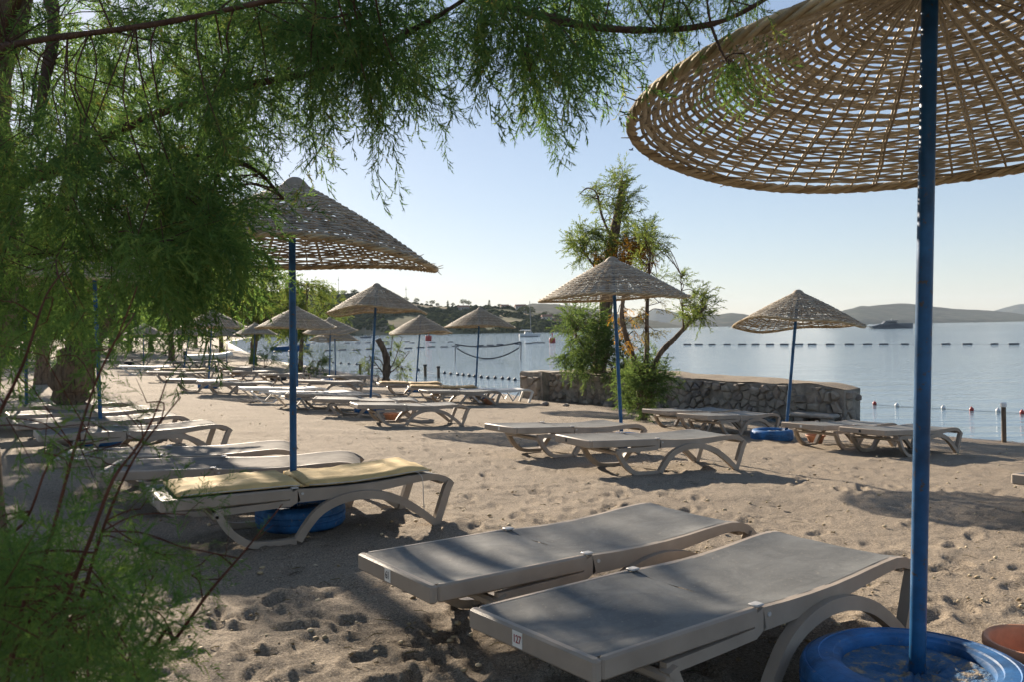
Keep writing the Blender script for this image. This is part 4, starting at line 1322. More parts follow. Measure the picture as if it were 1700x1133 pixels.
# ================================================================== TYRES AND POTS
def tyre_mesh(mat, seed=0):
    mb = MB(); n = 72; r = np.random.default_rng(seed)
    prof = [(0.205, 0.05), (0.215, 0.015), (0.25, 0.002), (0.30, 0.004), (0.318, 0.018), (0.328, 0.034), (0.330, 0.062), (0.322, 0.066), (0.322, 0.072), (0.331, 0.076), (0.332, 0.104), (0.323, 0.108), (0.323, 0.114), (0.331, 0.118), (0.329, 0.140), (0.322, 0.156), (0.316, 0.160), (0.312, 0.1575), (0.300, 0.170), (0.275, 0.178), (0.272, 0.175), (0.250, 0.178), (0.232, 0.176), (0.229, 0.170), (0.214, 0.166), (0.208, 0.150), (0.212, 0.135)]
    def jit(th, i):
        return (-0.018 if (5 <= i <= 14 and int(th / (2 * math.pi) * n) % 3 == 0) else 0.0)
    mb.lathe(prof, n, jit=jit)
    return mb.mesh('rubber', mat, True, 40)
def infill_mesh():
    mb = MB(); vs = [(0, 0, 0.14)]; fs = []; r = np.random.default_rng(3)
    nr, n = 7, 36
    for k in range(1, nr + 1):
        for i in range(n):
            th = 2 * math.pi * i / n; q = 0.214 * k / nr
            vs.append((q * math.cos(th), q * math.sin(th), 0.138 + 0.006 * r.normal() * (k < nr) + 0.004 * (k / nr)))
    for i in range(n): fs.append((0, 1 + i, 1 + (i + 1) % n))
    for k in range(nr - 1):
        for i in range(n):
            a = 1 + k * n + i; b_ = 1 + k * n + (i + 1) % n
            fs.append((a, a + n, b_ + n, b_))
    mb.add(vs, fs)
    t = NT('painted_infill'); v = t.coord()
    c = t.ramp(t.noise(v, 22.0, 5, 0.7), [(0.40, (0.025, 0.105, 0.24)), (0.52, (0.06, 0.13, 0.22)), (0.60, (0.26, 0.21, 0.15)), (0.76, (0.42, 0.34, 0.24))])
    t.set(Base_Color=c, Roughness=0.9, Normal=t.bump(t.noise(v, 60.0, 4), 0.9, 0.012))
    return mb.mesh('infill', t.m, True)
TY, TB, INF = tyre_mesh('tyre'), tyre_mesh('black_tyre'), infill_mesh()

def tyre(x, y, label, scale=1.0, mesh=None, lift=0.0, rot=0.0):
    z = float(ground(x, y))
    root = empty('painted_tyre', (x, y, z - 0.012 + lift), (0, 0, rot), label, 'tyre', 'tyres weighting the parasols')
    root.scale = (scale,) * 3
    link_mesh('rubber', mesh or TY, root); link_mesh('infill', INF, root)
    return root

def pot(x, y, label, s=1.0, tilt=0.0):
    z = float(ground(x, y))
    root = empty('flower_pot', (x, y, z - 0.01), (tilt, 0, 0.4), label, 'flower pot', 'terracotta pots on the beach')
    root.scale = (s,) * 3
    mb = MB()
    mb.lathe([(0.001, 0.0), (0.105, 0.0), (0.125, 0.02), (0.165, 0.13), (0.172, 0.145), (0.188, 0.147), (0.193, 0.155), (0.193, 0.18), (0.186, 0.187), (0.172, 0.185), (0.165, 0.175), (0.158, 0.13), (0.118, 0.04), (0.001, 0.035)], 40)
    mb.build('bowl', 'terracotta', root, smooth=True, angle=50)
    mb = MB(); v, f = blob(5); mb.add(v * np.array([0.06, 0.05, 0.02]) + np.array([0.03, -0.06, 0.055]), [tuple(q) for q in f]); mb.build('pebble', 'concrete', root, smooth=True)
    return root

# ================================================================== WOVEN PARASOLS
def canopy_z(t, h):
    return h * (1.03 - math.sqrt(t * t * 0.985 + 0.0035)) + 0.03 * h * math.sin(math.pi * t)

def weave(seed, R, h, n_rib, pitch, width, thick, amp, gap_noise, wob):
    """concentric wavy cane strands passing over and under the ribs: vertices, quads, tint"""
    r = np.random.default_rng(seed)
    V, F, T = [], [], []; base = 0
    def surf(t, th):
        w = wob(th) * t * t
        return canopy_z(t, h) + w
    ring = 0.05 / R
    k = 0
    while ring < 0.985:
        # number of segments: two per rib near the rim, fewer near the apex
        act = n_rib if ring > 0.42 else n_rib // 2
        seg = act * 2
        th0 = r.uniform(0, 6.28) if r.random() < 0.3 else 0.0
        th = np.arange(seg) * 2 * math.pi / seg
        phase = (np.arange(seg) % 2 == 0)
        over = np.where((np.arange(seg) // 2 + k) % 2 == 0, 1.0, -1.0) * phase * amp
        wiggle = np.interp(th, np.linspace(0, 2 * math.pi, 19), np.append(q := r.normal(0, gap_noise, 18), q[0])) / R
        tt = np.clip(ring + wiggle, 0.02, 1.0)
        rr = tt * R
        zc = np.array([surf(a, b_) for a, b_ in zip(tt, th)])
        slope = -h / R
        nrm = np.array([-slope, 1.0]); nrm /= np.linalg.norm(nrm)
        mer = np.array([1.0, slope]); mer /= np.linalg.norm(mer)
        w_ = width * r.uniform(0.65, 1.25) * np.interp(th, np.linspace(0, 2 * math.pi, 9), r.uniform(0.75, 1.15, 9))
        t_ = thick * r.uniform(0.7, 1.2)
        pts = []
        for su, sv in ((-1, -0.5), (0, -1), (1, -0.5), (1, 0.5), (0, 1), (-1, 0.5)):
            rad = rr + mer[0] * su * w_ / 2 + nrm[0] * (over + sv * t_ / 2)
            zz = zc + mer[1] * su * w_ / 2 + nrm[1] * (over + sv * t_ / 2)
            pts.append(np.stack([rad * np.cos(th), rad * np.sin(th), zz], -1))
        ps = np.stack(pts, 1).reshape(-1, 3)
        m = 6
        i = np.arange(seg)[:, None]; j = np.arange(m)[None, :]
        i2 = (i + 1) % seg; j2 = (j + 1) % m
        q4 = np.stack(np.broadcast_arrays(i * m + j, i2 * m + j, i2 * m + j2, i * m + j2), -1).reshape(-1, 4)
        cut = r.random() < 0.25
        if cut:
            a0 = r.integers(0, seg); keep = ((q4[:, 0] // m - a0) % seg) > r.integers(1, 4)
            q4 = q4[keep]
        V.append(ps); F.append(q4 + base); base += len(ps)
        tone = np.interp(th, np.linspace(0, 2 * math.pi, 11), r.uniform(0.0, 1.0, 11))
        T.append(np.repeat(np.clip(0.5 * r.random() + 0.5 * tone, 0, 1), m))
        ring += pitch / R * r.uniform(0.75, 1.25) * (1.0 if ring > 0.2 else 0.8)
        k += 1
    return np.concatenate(V), np.concatenate(F), np.concatenate(T)

def canopy_meshes(seed, R, h, n_rib, pitch, width, thick, amp, gap, wob, cane):
    v, f, t = weave(seed, R, h, n_rib, pitch, width, thick, amp, gap, wob)
    M = {'weave': np_mesh('weave', v, f, cane, t, smooth=True)}
    r = np.random.default_rng(seed + 100)
    ribs = []
    for i in range(n_rib):
        th = 2 * math.pi * (i * 2) / (2 * n_rib)
        t0 = 0.03 if i % 2 == 0 else 0.40
        pts = []
        for s in np.linspace(t0, 1.0, 9):
            z = canopy_z(s, h) + wob(th) * s * s - 0.004
            a = th + r.normal(0, 0.004) / max(s, .2)
            pts.append((s * R * math.cos(a), s * R * math.sin(a), z))
        for k in ((0,) if i % 2 else (-1, 1)):
            off = np.array([-math.sin(th), math.cos(th), 0]) * 0.006 * k
            mb = MB(); mb.tube([np.array(p) + off for p in pts], [0.0062] * 8 + [0.0045], 5, tint=r.uniform(0.1, 0.7), cap=False)
            ribs.append(mb)
    M['ribs'] = ribs
    # plaited rim: three canes twisting round one another
    mb = MB(); n = 150
    for s in range(4):
        pts = []
        for i in range(n + 1):
            th = 2 * math.pi * i / n
            a = th * 26 + s * math.pi / 2
            rad = R * 1.0 + 0.012 * math.cos(a) + 0.006 * math.sin(th * 5 + seed)
            z = canopy_z(1.0, h) + wob(th) - 0.006 + 0.014 * math.sin(a)
            pts.append((rad * math.cos(th), rad * math.sin(th), z))
        mb.tube(pts, 0.0100, 5, tint=r.uniform(0.2, 0.8), cap=False)
    for i in range(90):
        th = r.uniform(0, 6.28); l = r.uniform(0.02, 0.07); d = r.normal(0, 0.8)
        p = np.array([R * math.cos(th), R * math.sin(th), canopy_z(1, h) + wob(th)])
        q = p + l * np.array([math.cos(th + d), math.sin(th + d), r.uniform(-0.7, 0.5)])
        mb.tube([p, q], [0.004, 0.002], 4, tint=r.random())
    M['rim'] = mb.mesh('rim', 'rim_cane', True)
    mb = MB(); mb.lathe([(0.001, h + 0.03), (0.035, h + 0.028), (0.07, h + 0.005), (0.10, h - 0.03), (0.11, h - 0.045)], 20, tint=0.4)
    M['cap'] = mb.mesh('cap', cane, True)
    return M

def wob_a(th): return 0.035 * math.sin(2 * th + 0.6) + 0.02 * math.sin(3 * th + 2)
def wob_b(th): return 0.05 * math.sin(2 * th + 2.1) + 0.02 * math.sin(5 * th)
def wob_c(th): return 0.02 * math.sin(2 * th) + 0.015 * math.sin(3 * th + 1)
CAN_NEAR = canopy_meshes(1, 1.07, 0.53, 60, 0.0132, 0.0142, 0.006, 0.0055, 0.0060, wob_c, 'cane')
CAN_OPEN = canopy_meshes(2, 1.05, 0.585, 52, 0.0215, 0.0200, 0.0075, 0.0065, 0.006, wob_a, 'cane_grey')
CAN_HOLEY = canopy_meshes(5, 1.05, 0.585, 48, 0.0225, 0.0205, 0.0075, 0.0065, 0.008, wob_b, 'cane_grey')
CAN_DENSE = canopy_meshes(3, 1.05, 0.60, 48, 0.022, 0.0225, 0.0075, 0.0065, 0.004, wob_b, 'cane_grey')
CAN_DENSE2 = canopy_meshes(4, 1.05, 0.57, 48, 0.022, 0.0220, 0.0075, 0.0065, 0.004, wob_c, 'cane_grey')

def joined_ribs(M, name, mat):
    mb = MB()
    for q in M['ribs']: mb.add(q.v, q.f, q.tint[0])
    return mb.mesh('ribs', mat, True)
for M in (CAN_HOLEY, CAN_DENSE, CAN_DENSE2):
    M['ribs_joined'] = joined_ribs(M, 'ribs', 'cane')

def parasol(label, can, rim_px, base_px, depth, R=1.05, Rm=1.05, single_ribs=False, tilt=(0, 0), spin=0.0, pole_r=0.026, base_h=0.12):
    p = at(rim_px[0], rim_px[1], depth); b = at(base_px[0], base_px[1], depth)
    b[2] = float(ground(b[0], b[1]))
    root = empty('parasol', b, (0, 0, 0), label, 'parasol', 'woven parasols on the beach')
    top = p - b
    k = R / Rm
    apex = top + np.array([0, 0, 0.50 * R])
    mb = MB()
    a0 = top * (0.03 / top[2]) if top[2] > 0 else top
    pts = [a0 + (apex - a0) * s for s in np.linspace(0, 1, 10)]
    mb.tube(pts, pole_r, 16)
    mb.build('pole', 'pole', root, smooth=True)
    c = empty('canopy', top, (tilt[0], tilt[1], spin)); c.parent = root; c.scale = (k, k, k)
    link_mesh('weave', can['weave'], c)['kind'] = 'stuff'
    if single_ribs:
        for q in can['ribs']:
            link_mesh('rib', q.mesh('rib', 'cane', True), c)
    else:
        link_mesh('ribs', can['ribs_joined'], c)['kind'] = 'stuff'
    link_mesh('rim', can['rim'], c)
    link_mesh('cap', can['cap'], c)
    return root, b

# the near one on the right
r1, b1 = parasol('large open-weave cane parasol filling the upper right corner', CAN_NEAR, (1547, 197), (1521, 1160), 3.12, 1.07, 1.07, True, (R_(-4.0), R_(3.5)), 0.3, 0.0285)
tyre(b1[0], b1[1], 'blue painted tyre around the big pole in the right foreground', 1.22)
pp = on_ground(1705, 1135)
pot(pp[0] + 0.03, pp[1] - 0.02, 'terracotta bowl pot at the right foreground edge', 1.0)
# the left one
r2, b2 = parasol('dark parasol with see-through underside rising above the yellow cushion', CAN_OPEN, (487, 432), (487, 850), 6.44, 1.06, 1.05, True, (R_(1.5), R_(2.0)), 1.1)
tyre(b2[0] + 0.05, b2[1] + 0.02, 'dark blue tyre under the lounger with the yellow cushion')
PAR = [
    ('broad parasol in front of the tall tamarisk on the quay', CAN_DENSE2, (1018, 496), (1033, 745), 12.2, 1.05, (0.0, R_(-1)), 0.2),
    ('parasol standing before the quay wall with sun speckles in its weave', CAN_HOLEY, (1325, 541), (1304, 735), 14.3, 1.04, (R_(-1.0), R_(4.5)), 0.9),
    ('large round parasol at centre left above the cut leaning trunk', CAN_DENSE, (626, 518), (614, 690), 18.6, 1.05, (0, R_(2)), 1.7),
    ('wavy-rimmed parasol between the round one and the volleyball net', CAN_DENSE, (699, 553), (690, 652), 28.6, 1.03, (0, R_(-1)), 2.6),
    ('dark parasol over the angular white lounger in front of the net', CAN_DENSE2, (797, 543), (789, 666), 25.6, 1.04, (0, R_(1)), 0.5),
    ('pale grey parasol just right of the left parasol pole', CAN_DENSE2, (492, 545), (494, 660), 22.8, 1.04, (0, R_(1)), 0.0),
    ('small dark parasol behind the pale grey one by the slim tamarisk', CAN_DENSE, (549, 553), (547, 640), 33.0, 1.03, (0, R_(-3)), 0.7),
    ('ragged-rimmed parasol partly hidden behind the small dark one', CAN_HOLEY, (556, 565), (557, 626), 37.0, 1.03, (0, R_(6)), 1.4),
    ('pale parasol with leaf shadows in the left distance', CAN_DENSE2, (353, 544), (346, 640), 27.5, 1.04, (0, 0), 0.4),
    ('small parasol beside the olive tamarisk with a dark trunk', CAN_DENSE2, (424, 555), (421, 620), 42.0, 1.02, (0, 0), 0.8),
    ('half-hidden parasol behind the pale one in the left distance', CAN_DENSE, (318, 555), (304, 620), 40.0, 1.02, (0, 0), 0.8),
    ('blue-shaded far parasol between the two olive tamarisk trunks', CAN_DENSE, (378, 559), (376, 606), 50.0, 1.02, (0, 0), 1.9),
    ('parasol whose canopy is lost in foliage, its blue pole beside the thick trunk', CAN_HOLEY, (156, 470), (168, 722), 11.6, 1.03, (0, 0), 1.2),
    ('parasol hidden by the shrub at the left edge, only its blue pole showing', CAN_HOLEY, (42, 485), (44, 690), 14.0, 1.02, (0, 0), 2.2),
    ('farthest left parasol pole under the drooping tamarisk', CAN_DENSE2, (239, 556), (238, 610), 42.0, 1.02, (0, 0), 1.2),
]
bases = []
for lab, can, rp, bp, dep, Rr_, tl, sp in PAR:
    _, b_ = parasol(lab, can, rp, bp, dep, Rr_, 1.05, False, tl, sp)
    bases.append(b_)
tyre(bases[1][0] - 0.22, bases[1][1] + 0.02, 'bright blue tyre by the speckled parasol before the quay', 1.05)
pp = on_ground(1354, 737); pot(pp[0], pp[1], 'orange pot half hidden behind the loungers under the right parasol', 0.8)
tyre(bases[2][0], bases[2][1], 'blue tyre under the front lounger of the centre group')
pp = on_ground(650, 699); pot(pp[0], pp[1], 'small orange pot behind the front lounger of the centre group', 0.8)
tyre(bases[3][0], bases[3][1], 'blue tyre between the straw-cushioned loungers')
tyre(bases[4][0], bases[4][1], 'blue tyre behind the angular white lounger')
pp = on_ground(812, 672); pot(pp[0], pp[1], 'orange pot behind the angular white lounger', 0.8)
tyre(bases[5][0], bases[5][1], 'blue tyre under the pale grey parasol')
tyre(bases[6][0], bases[6][1], 'dark blue tyre under the small dark parasol')
tyre(bases[8][0], bases[8][1], 'blue tyre under the pale parasol with leaf shadows')
tyre(bases[12][0], bases[12][1], 'dark blue tyre under the lounger with arched legs at left')
pp = on_ground(246, 722); pot(pp[0], pp[1], 'orange pot under the arched-leg lounger at left', 0.8)
pp = on_ground(462, 632); tyre(pp[0], pp[1], 'black tyre beside the bright green bush on the far beach', 1.0, TB)
tyre(bases[0][0] , bases[0][1], 'blue tyre hidden behind the loungers under the broad parasol')

# ================================================================== THINGS ON THE WATER
def sea_at(px, py):
    v = ray(px, py); return EYE + v * ((SEA_Z - HC) / v[2])

mb = MB(); mb.lathe([(0.001, -0.5), (0.07, -0.5), (0.105, -0.42), (0.105, 0.42), (0.07, 0.5), (0.001, 0.5)], 10)
FLOAT = mb.mesh('float', 'float', True, 40)
FLOAT.transform(Matrix.Rotation(math.pi / 2, 4, 'Y'))
BALL = {}
for nm in ('red', 'white', 'float'):
    mb = MB(); mb.lathe([(0.001, -0.09), (0.05, -0.078), (0.082, -0.04), (0.09, 0.0), (0.082, 0.04), (0.05, 0.078), (0.022, 0.09), (0.022, 0.115), (0.001, 0.118)], 12)
    BALL[nm] = mb.mesh('ball_float', nm, True)

def float_line(pxs, label, cat, mesh, group, name, sc=1.0, rope=True, rope_label=None, z=0.03):
    pts = []
    for i, (x, y, m_) in enumerate(pxs):
        p = sea_at(x, y); p[2] = SEA_Z + z
        o = link_mesh(name, m_ or mesh, None, p, (0, 0, rng.normal(0.0, 0.25)))
        o.scale = (sc,) * 3
        tag(o, label(i, m_), cat, group)
        pts.append(p)
    if rope:
        mb = MB(); mb.tube([q + np.array([0, 0, -z + 0.005]) for q in pts], 0.005 * sc, 5)
        tag(mb.build('float_rope', 'rope', None), rope_label, 'rope')

x_right = [1141, 1160, 1182, 1207, 1232, 1254, 1278, 1302, 1326, 1348, 1378, 1410, 1440, 1467, 1502, 1570, 1606, 1651, 1683]
float_line([(x, 573.5 - 0.001 * (x - 1400), None) for x in x_right], lambda i, m: ORD[i] + ' dark float from the left in the right-hand swim line', 'float', FLOAT, 'floats of the right-hand swim line', 'line_float', 0.9,
           rope_label='rope of the right-hand swim line of dark floats')
line2 = [(461, 586), (484, 585), (512, 585), (545, 584), (568, 583), (592, 583), (614, 582), (643, 581), (678, 580), (698, 579), (716, 578), (737, 578), (756, 577), (797, 575.5), (814, 575), (830, 574), (860, 573), (878, 572), (889, 571), (899, 571)]
float_line([(x, y, None) for x, y in line2], lambda i, m: ORD[i] + ' dark float from the left in the left-hand swim line', 'float', FLOAT, 'floats of the left-hand swim line', 'line_float', 0.95,
           rope_label='rope of the left-hand swim line of dark floats')
line3 = [(520, 571), (545, 571), (576, 571.5), (594, 571), (611, 570.5), (640, 569), (676, 569), (684, 571), (718, 570), (748, 569.5)]
float_line([(x, y, None) for x, y in line3], lambda i, m: ORD[i] + ' dark float from the left in the farther short float line', 'float', FLOAT, 'floats of the farther short line', 'line_float', 1.0,
           rope_label='rope of the farther short float line')
bx = [519, 530, 541, 553, 566, 579, 592, 667, 681, 695, 728, 738, 748, 760, 769, 779, 788, 799, 810, 822, 834, 845, 855, 871, 882]
by = [602, 602.5, 603, 604, 605, 606, 607, 614, 615.5, 616.5, 621, 621.5, 623, 624, 625, 626, 627, 628.5, 629.5, 630, 630.5, 631.5, 633, 634, 635]
float_line([(x, y, None) for x, y in zip(bx, by)], lambda i, m: ORD[i] + ' small dark ball float from the left in the near beaded line', 'float', BALL['float'], 'ball floats of the near beaded line', 'ball_float', 0.85,
           rope_label='rope of the near beaded line of ball floats')
balls = [(1452, 673, 'red'), (1489, 676, 'white'), (1566, 680, 'white'), (1613, 683, 'red'), (1657, 685, 'white'), (1697, 688, 'red')]
lab_b = ['red ball float just right of the quay end', 'white ball float second from the quay end', 'white ball float right of the big blue pole', 'red ball float between two white ones near the wooden post',
         'white ball float just left of the wooden post', 'red ball float at the right edge of the picture']
float_line([(x, y, BALL[c_]) for x, y, c_ in balls], lambda i, m: lab_b[i], 'float', None, 'red and white ball floats on the right', 'ball_float', 0.6, rope_label='thin rope of the red and white ball floats')

def post(px, py_base, py_top, label, r=0.05, cap=None):
    b = sea_at(px, py_base)
    H = at(px, py_top, b[1])[2]
    root = empty('wooden_post', (b[0], b[1], SEA_Z - 0.7), label=label, cat='post')
    h = H - SEA_Z + 0.7
    mb = MB(); mb.tube([(0, 0, 0), (0.005, 0.0, h * 0.5), (0, 0, h)], [r, r * 0.95, r * 0.9], 12); mb.build('shaft', 'wood', root, smooth=True, angle=40)
    mb = MB(); mb.lathe([(0.001, h + 0.03), (r * 1.1, h + 0.025), (r * 1.25, h), (r * 1.25, h - 0.05), (r * 0.92, h - 0.055)], 12); mb.build('cap', cap or 'rope', root)
post(1666.5, 738, 672, 'wooden post with white cap standing in the shallows at right', 0.042, 'white')
post(706, 626, 607, 'left one of two short dark posts in the water by the beaded line', 0.075)
post(728, 628, 610, 'right one of two short dark posts in the water by the beaded line', 0.075)
post(598, 622, 606, 'short dark post beside the cut leaning trunk', 0.07)

def volleyball_net():
    a = sea_at(756, 598); b = sea_at(865, 597)
    root = empty('volleyball_net', a, label='sagging dark volleyball net strung between two posts in the sea', cat='net')
    d = b - a; d[2] = 0
    ta = at(759, 573, a[1])[2] - SEA_Z; tb = at(863, 569, b[1])[2] - SEA_Z
    for q, h in ((np.zeros(3), ta), (d, tb)):
        mb = MB(); mb.tube([q + np.array([-0.06, 0, -0.8]), q + np.array([0.03, 0, h])], [0.05, 0.045], 8); mb.build('post', 'metal', root)
    def curve(z0, z1, sag, s0=0.0, s1=1.0):
        return [d * (s0 + (s1 - s0) * s) + np.array([0, 0, z0 + (z1 - z0) * s - sag * 4 * s * (1 - s)]) for s in np.linspace(0, 1, 25)]
    up = curve(ta, tb, 0.26); lo = curve(ta - 0.3, tb - 0.42, 0.75, 0.03, 0.97)
    mb = MB(); mb.tube(up, 0.045, 6); mb.build('top_band', 'rope', root)
    mb = MB(); mb.tube(lo, 0.045, 6); mb.build('bottom_band', 'rope', root)
    mb = MB(); mb.tube([up[0], lo[0]], 0.02, 5); mb.build('side_band', 'rope', root)
    mb = MB(); mb.tube([up[-1], lo[-1]], 0.02, 5); mb.build('side_band', 'rope', root)
    mb = MB()
    for k in range(1, 24):
        mb.tube([up[k], lo[k]], 0.003, 3, cap=False)
    mb.build('mesh', 'rope', root)['kind'] = 'stuff'
volleyball_net()

def buoy(px, py, label):
    p = sea_at(px, py)
    s = p[1] / FPX * 5.2
    root = empty('buoy', p, label=label, cat='buoy', group='red buoys')
    mb = MB(); mb.lathe([(0.001, -0.4), (0.85, -0.4), (1.0, -0.2), (1.0, 1.6), (0.9, 1.75), (0.001, 1.75)], 16); o = mb.build('drum', 'red', root, smooth=True, angle=40)
    mb = MB(); mb.tube([(0, 0, 1.75), (0, 0, 3.0)], 0.12, 6); mb.build('mast', 'red', root)
    mb = MB(); mb.lathe([(0.001, 2.9), (0.22, 2.95), (0.22, 3.3), (0.001, 3.35)], 8); mb.build('lamp', 'red', root)
    root.scale = (s, s, s)
buoy(711.5, 566, 'red drum buoy behind the wavy-rimmed parasol')
buoy(917, 570, 'red drum buoy left of the quay tamarisk')

def hull_mesh(mat, L_, W, Hh, sheer=0.25, n=14, name='hull'):
    mb = MB(); rows = []
    for i in range(n + 1):
        u = i / n
        w = W / 2 * (math.sin(math.pi * min(1, 0.32 + 0.68 * (1 - u) * 1.0)) if u > 0.45 else 1.0) * (1 - max(0, (u - 0.45) / 0.55) ** 2.2)
        w = max(w, 0.02 * W)
        x = -L_ / 2 + L_ * u
        top = Hh * (1 + sheer * (u ** 2))
        k = 0.06 * L_ * (u ** 3)
        rows.append([(x, 0, -0.35 * Hh), (x, w * 0.7, -0.1 * Hh), (x + k * 0.5, w * 0.93, Hh * 0.4), (x + k, w, top), (x + k, w * 0.9, top), (x + k, -w * 0.9, top), (x + k, -w, top), (x + k * 0.5, -w * 0.93, Hh * 0.4), (x, -w * 0.7, -0.1 * Hh)])
    m = 9; vs = sum(rows, [])
    fs = [(i * m + j, i * m + (j + 1) % m, (i + 1) * m + (j + 1) % m, (i + 1) * m + j) for i in range(n) for j in range(m)]
    fs.append(tuple(range(m))); fs.append(tuple(reversed(range(n * m, n * m + m))))
    mb.add(vs, fs)
    return mb

def sailboat():
    p = sea_at(879, 559); S = p[1] / FPX
    Ln = 34 * S
    root = empty('sailboat', p, (0, 0, R_(8)), 'white sailing yacht with bare mast moored off the headland', 'sailboat')
    hull_mesh('white', Ln, Ln * 0.28, Ln * 0.15).build('hull', 'white', root, smooth=True, angle=40)
    mb = MB(); mb.box((-Ln * 0.49, -Ln * 0.13, Ln * 0.012), (Ln * 0.40, Ln * 0.13, Ln * 0.035)); mb.build('waterline_stripe', 'ship', root)
    mb = MB(); mb.prism([(-Ln * .25, Ln * .15), (Ln * .18, Ln * .16), (Ln * .10, Ln * .25), (-Ln * .22, Ln * .26)], -Ln * .08, Ln * .08); mb.build('cabin', 'white', root)
    for x in (-0.15, -0.03, 0.08):
        mb = MB(); mb.box((Ln * (x - .035), -Ln * .083, Ln * .19), (Ln * (x + .035), -Ln * .0805, Ln * .225)); mb.build('window', 'glass', root)
    mh = at(879, 499, p[1])[2] - SEA_Z
    mb = MB(); mb.tube([(Ln * .08, 0, Ln * .15), (Ln * .04, 0, mh)], [0.10, 0.07], 6); mb.build('mast', 'metal', root)
    mb = MB(); mb.tube([(Ln * .07, 0, Ln * .33), (-Ln * .38, 0, Ln * .34)], 0.16, 6); mb.build('boom', 'white', root)
    mb = MB(); mb.tube([(Ln * .52, 0, Ln * .18), (Ln * .04, 0, mh * .97)], 0.02, 4); mb.build('stay', 'metal', root)
    mb = MB(); mb.tube([(-Ln * .48, 0, Ln * .16), (Ln * .04, 0, mh * .97)], 0.02, 4); mb.build('stay', 'metal', root)
    mb = MB(); mb.prism([(-Ln * .46, Ln * .32), (-Ln * .24, Ln * .34), (-Ln * .24, Ln * .36), (-Ln * .46, Ln * .34)], -Ln * .1, Ln * .1); mb.build('awning', 'white', root)
sailboat()

def ship():
    p = sea_at(1479, 545); S = p[1] / FPX
    Ln = 71 * S
    root = empty('ship', p, (0, 0, R_(178)), 'low grey motor yacht anchored below the right hills', 'ship')
    mb = MB()
    n = 16; rows = []
    for i in range(n + 1):
        u = i / n; x = -Ln / 2 + Ln * u
        w = Ln * 0.085 * (1 - max(0, (u - 0.55) / 0.45) ** 2.5) + 0.02
        rows.append(w)
    top = [(-.5, .085), (-.46, .10), (-.30, .14), (.12, .135), (.5, .075)]
    # profile: high blunt bow (towards -x in local after turn), low stern
    prof = [(-.50, -.02), (.40, -.02), (.46, .03), (.49, .062), (.40, .075), (.28, .11), (.10, .118), (-.06, .125), (-.50, .118)]
    vs = []; m = len(prof)
    for y in (-1, 1):
        for x, z in prof:
            w = Ln * 0.09 * (1.0 if x > -0.2 else max(0.25, 1 - ((-0.2 - x) / 0.3) ** 2 * 0.75))
            vs.append((x * Ln, y * w * (0.8 if z < 0 else 1), z * Ln))
    fs = [tuple(range(m)), tuple(reversed(range(m, 2 * m)))] + [((i + 1) % m, i, m + i, m + (i + 1) % m) for i in range(m)]
    mb.add(vs, fs); mb.build('hull', 'ship', root)
    mb = MB(); mb.prism([(-.14 * Ln, .123 * Ln), (.22 * Ln, .112 * Ln), (.14 * Ln, .165 * Ln), (-.10 * Ln, .170 * Ln)], -.07 * Ln, .07 * Ln); mb.build('superstructure', 'ship', root)
    mb = MB(); mb.prism([(-.155 * Ln, .172 * Ln), (.17 * Ln, .167 * Ln), (.15 * Ln, .182 * Ln), (-.13 * Ln, .187 * Ln)], -.075 * Ln, .075 * Ln); mb.build('roof', 'ship', root)
    mb = MB(); mb.box((-.09 * Ln, -.0725 * Ln, .138 * Ln), (.10 * Ln, .0725 * Ln, .155 * Ln)); mb.build('window_band', 'glass', root)
    mb = MB(); mb.tube([(-.02 * Ln, 0, .185 * Ln), (-.02 * Ln, 0, .235 * Ln)], .006 * Ln, 6); mb.build('mast', 'white', root)
    mb = MB(); mb.lathe([(0.001, .2 * Ln), (.014 * Ln, .205 * Ln), (.014 * Ln, .215 * Ln), (.001, .222 * Ln)], 10); mb.build('radar_dome', 'white', root)
    for k in range(5):
        x = (0.05 + 0.07 * k) * Ln
        mb = MB(); mb.box((x, -.0925 * Ln, .055 * Ln), (x + .03 * Ln, .0925 * Ln, .066 * Ln)); mb.build('porthole', 'glass', root)
ship()

def small_boat(px, py, len_px, label, hullm, rot=0.0, cabin=True, extra_mast=0):
    p = sea_at(px, py); S = p[1] / FPX; Ln = len_px * S
    root = empty('motor_boat' if cabin else 'rowing_boat', p, (0, 0, rot), label, 'boat')
    hull_mesh(hullm, Ln, Ln * 0.33, Ln * 0.13, 0.5).build('hull', hullm, root, smooth=True, angle=40)
    if cabin:
        mb = MB(); mb.prism([(-Ln * .2, Ln * .13), (Ln * .2, Ln * .14), (Ln * .08, Ln * .28), (-Ln * .18, Ln * .28)], -Ln * .1, Ln * .1); mb.build('cabin', 'white', root)
        mb = MB(); mb.box((-Ln * .15, -Ln * .102, Ln * .19), (Ln * .06, Ln * .102, Ln * .25)); mb.build('window', 'glass', root)
    else:
        for x in (-0.2, 0.1):
            mb = MB(); mb.box((Ln * x, -Ln * .15, Ln * .125), (Ln * x + Ln * .06, Ln * .15, Ln * .135)); mb.build('thwart', 'wood', root)
    if extra_mast:
        mb = MB(); mb.tube([(0, 0, Ln * .15), (0, 0, Ln * extra_mast)], 0.05, 5); mb.build('mast', 'metal', root)
small_boat(482, 584, 58, 'blue open boat floating beyond the left parasol pole', 'blue_hull', R_(4), False)
small_boat(607, 561, 18, 'left one of two motor boats moored below the headland', 'ship', R_(10), True, 1.0)
small_boat(619, 560, 17, 'right one of two motor boats moored below the headland', 'white', R_(-8), True, 1.6)
small_boat(310, 583, 26, 'dark dinghy floating at the shore in the left distance', 'black_tyre', R_(15), False)

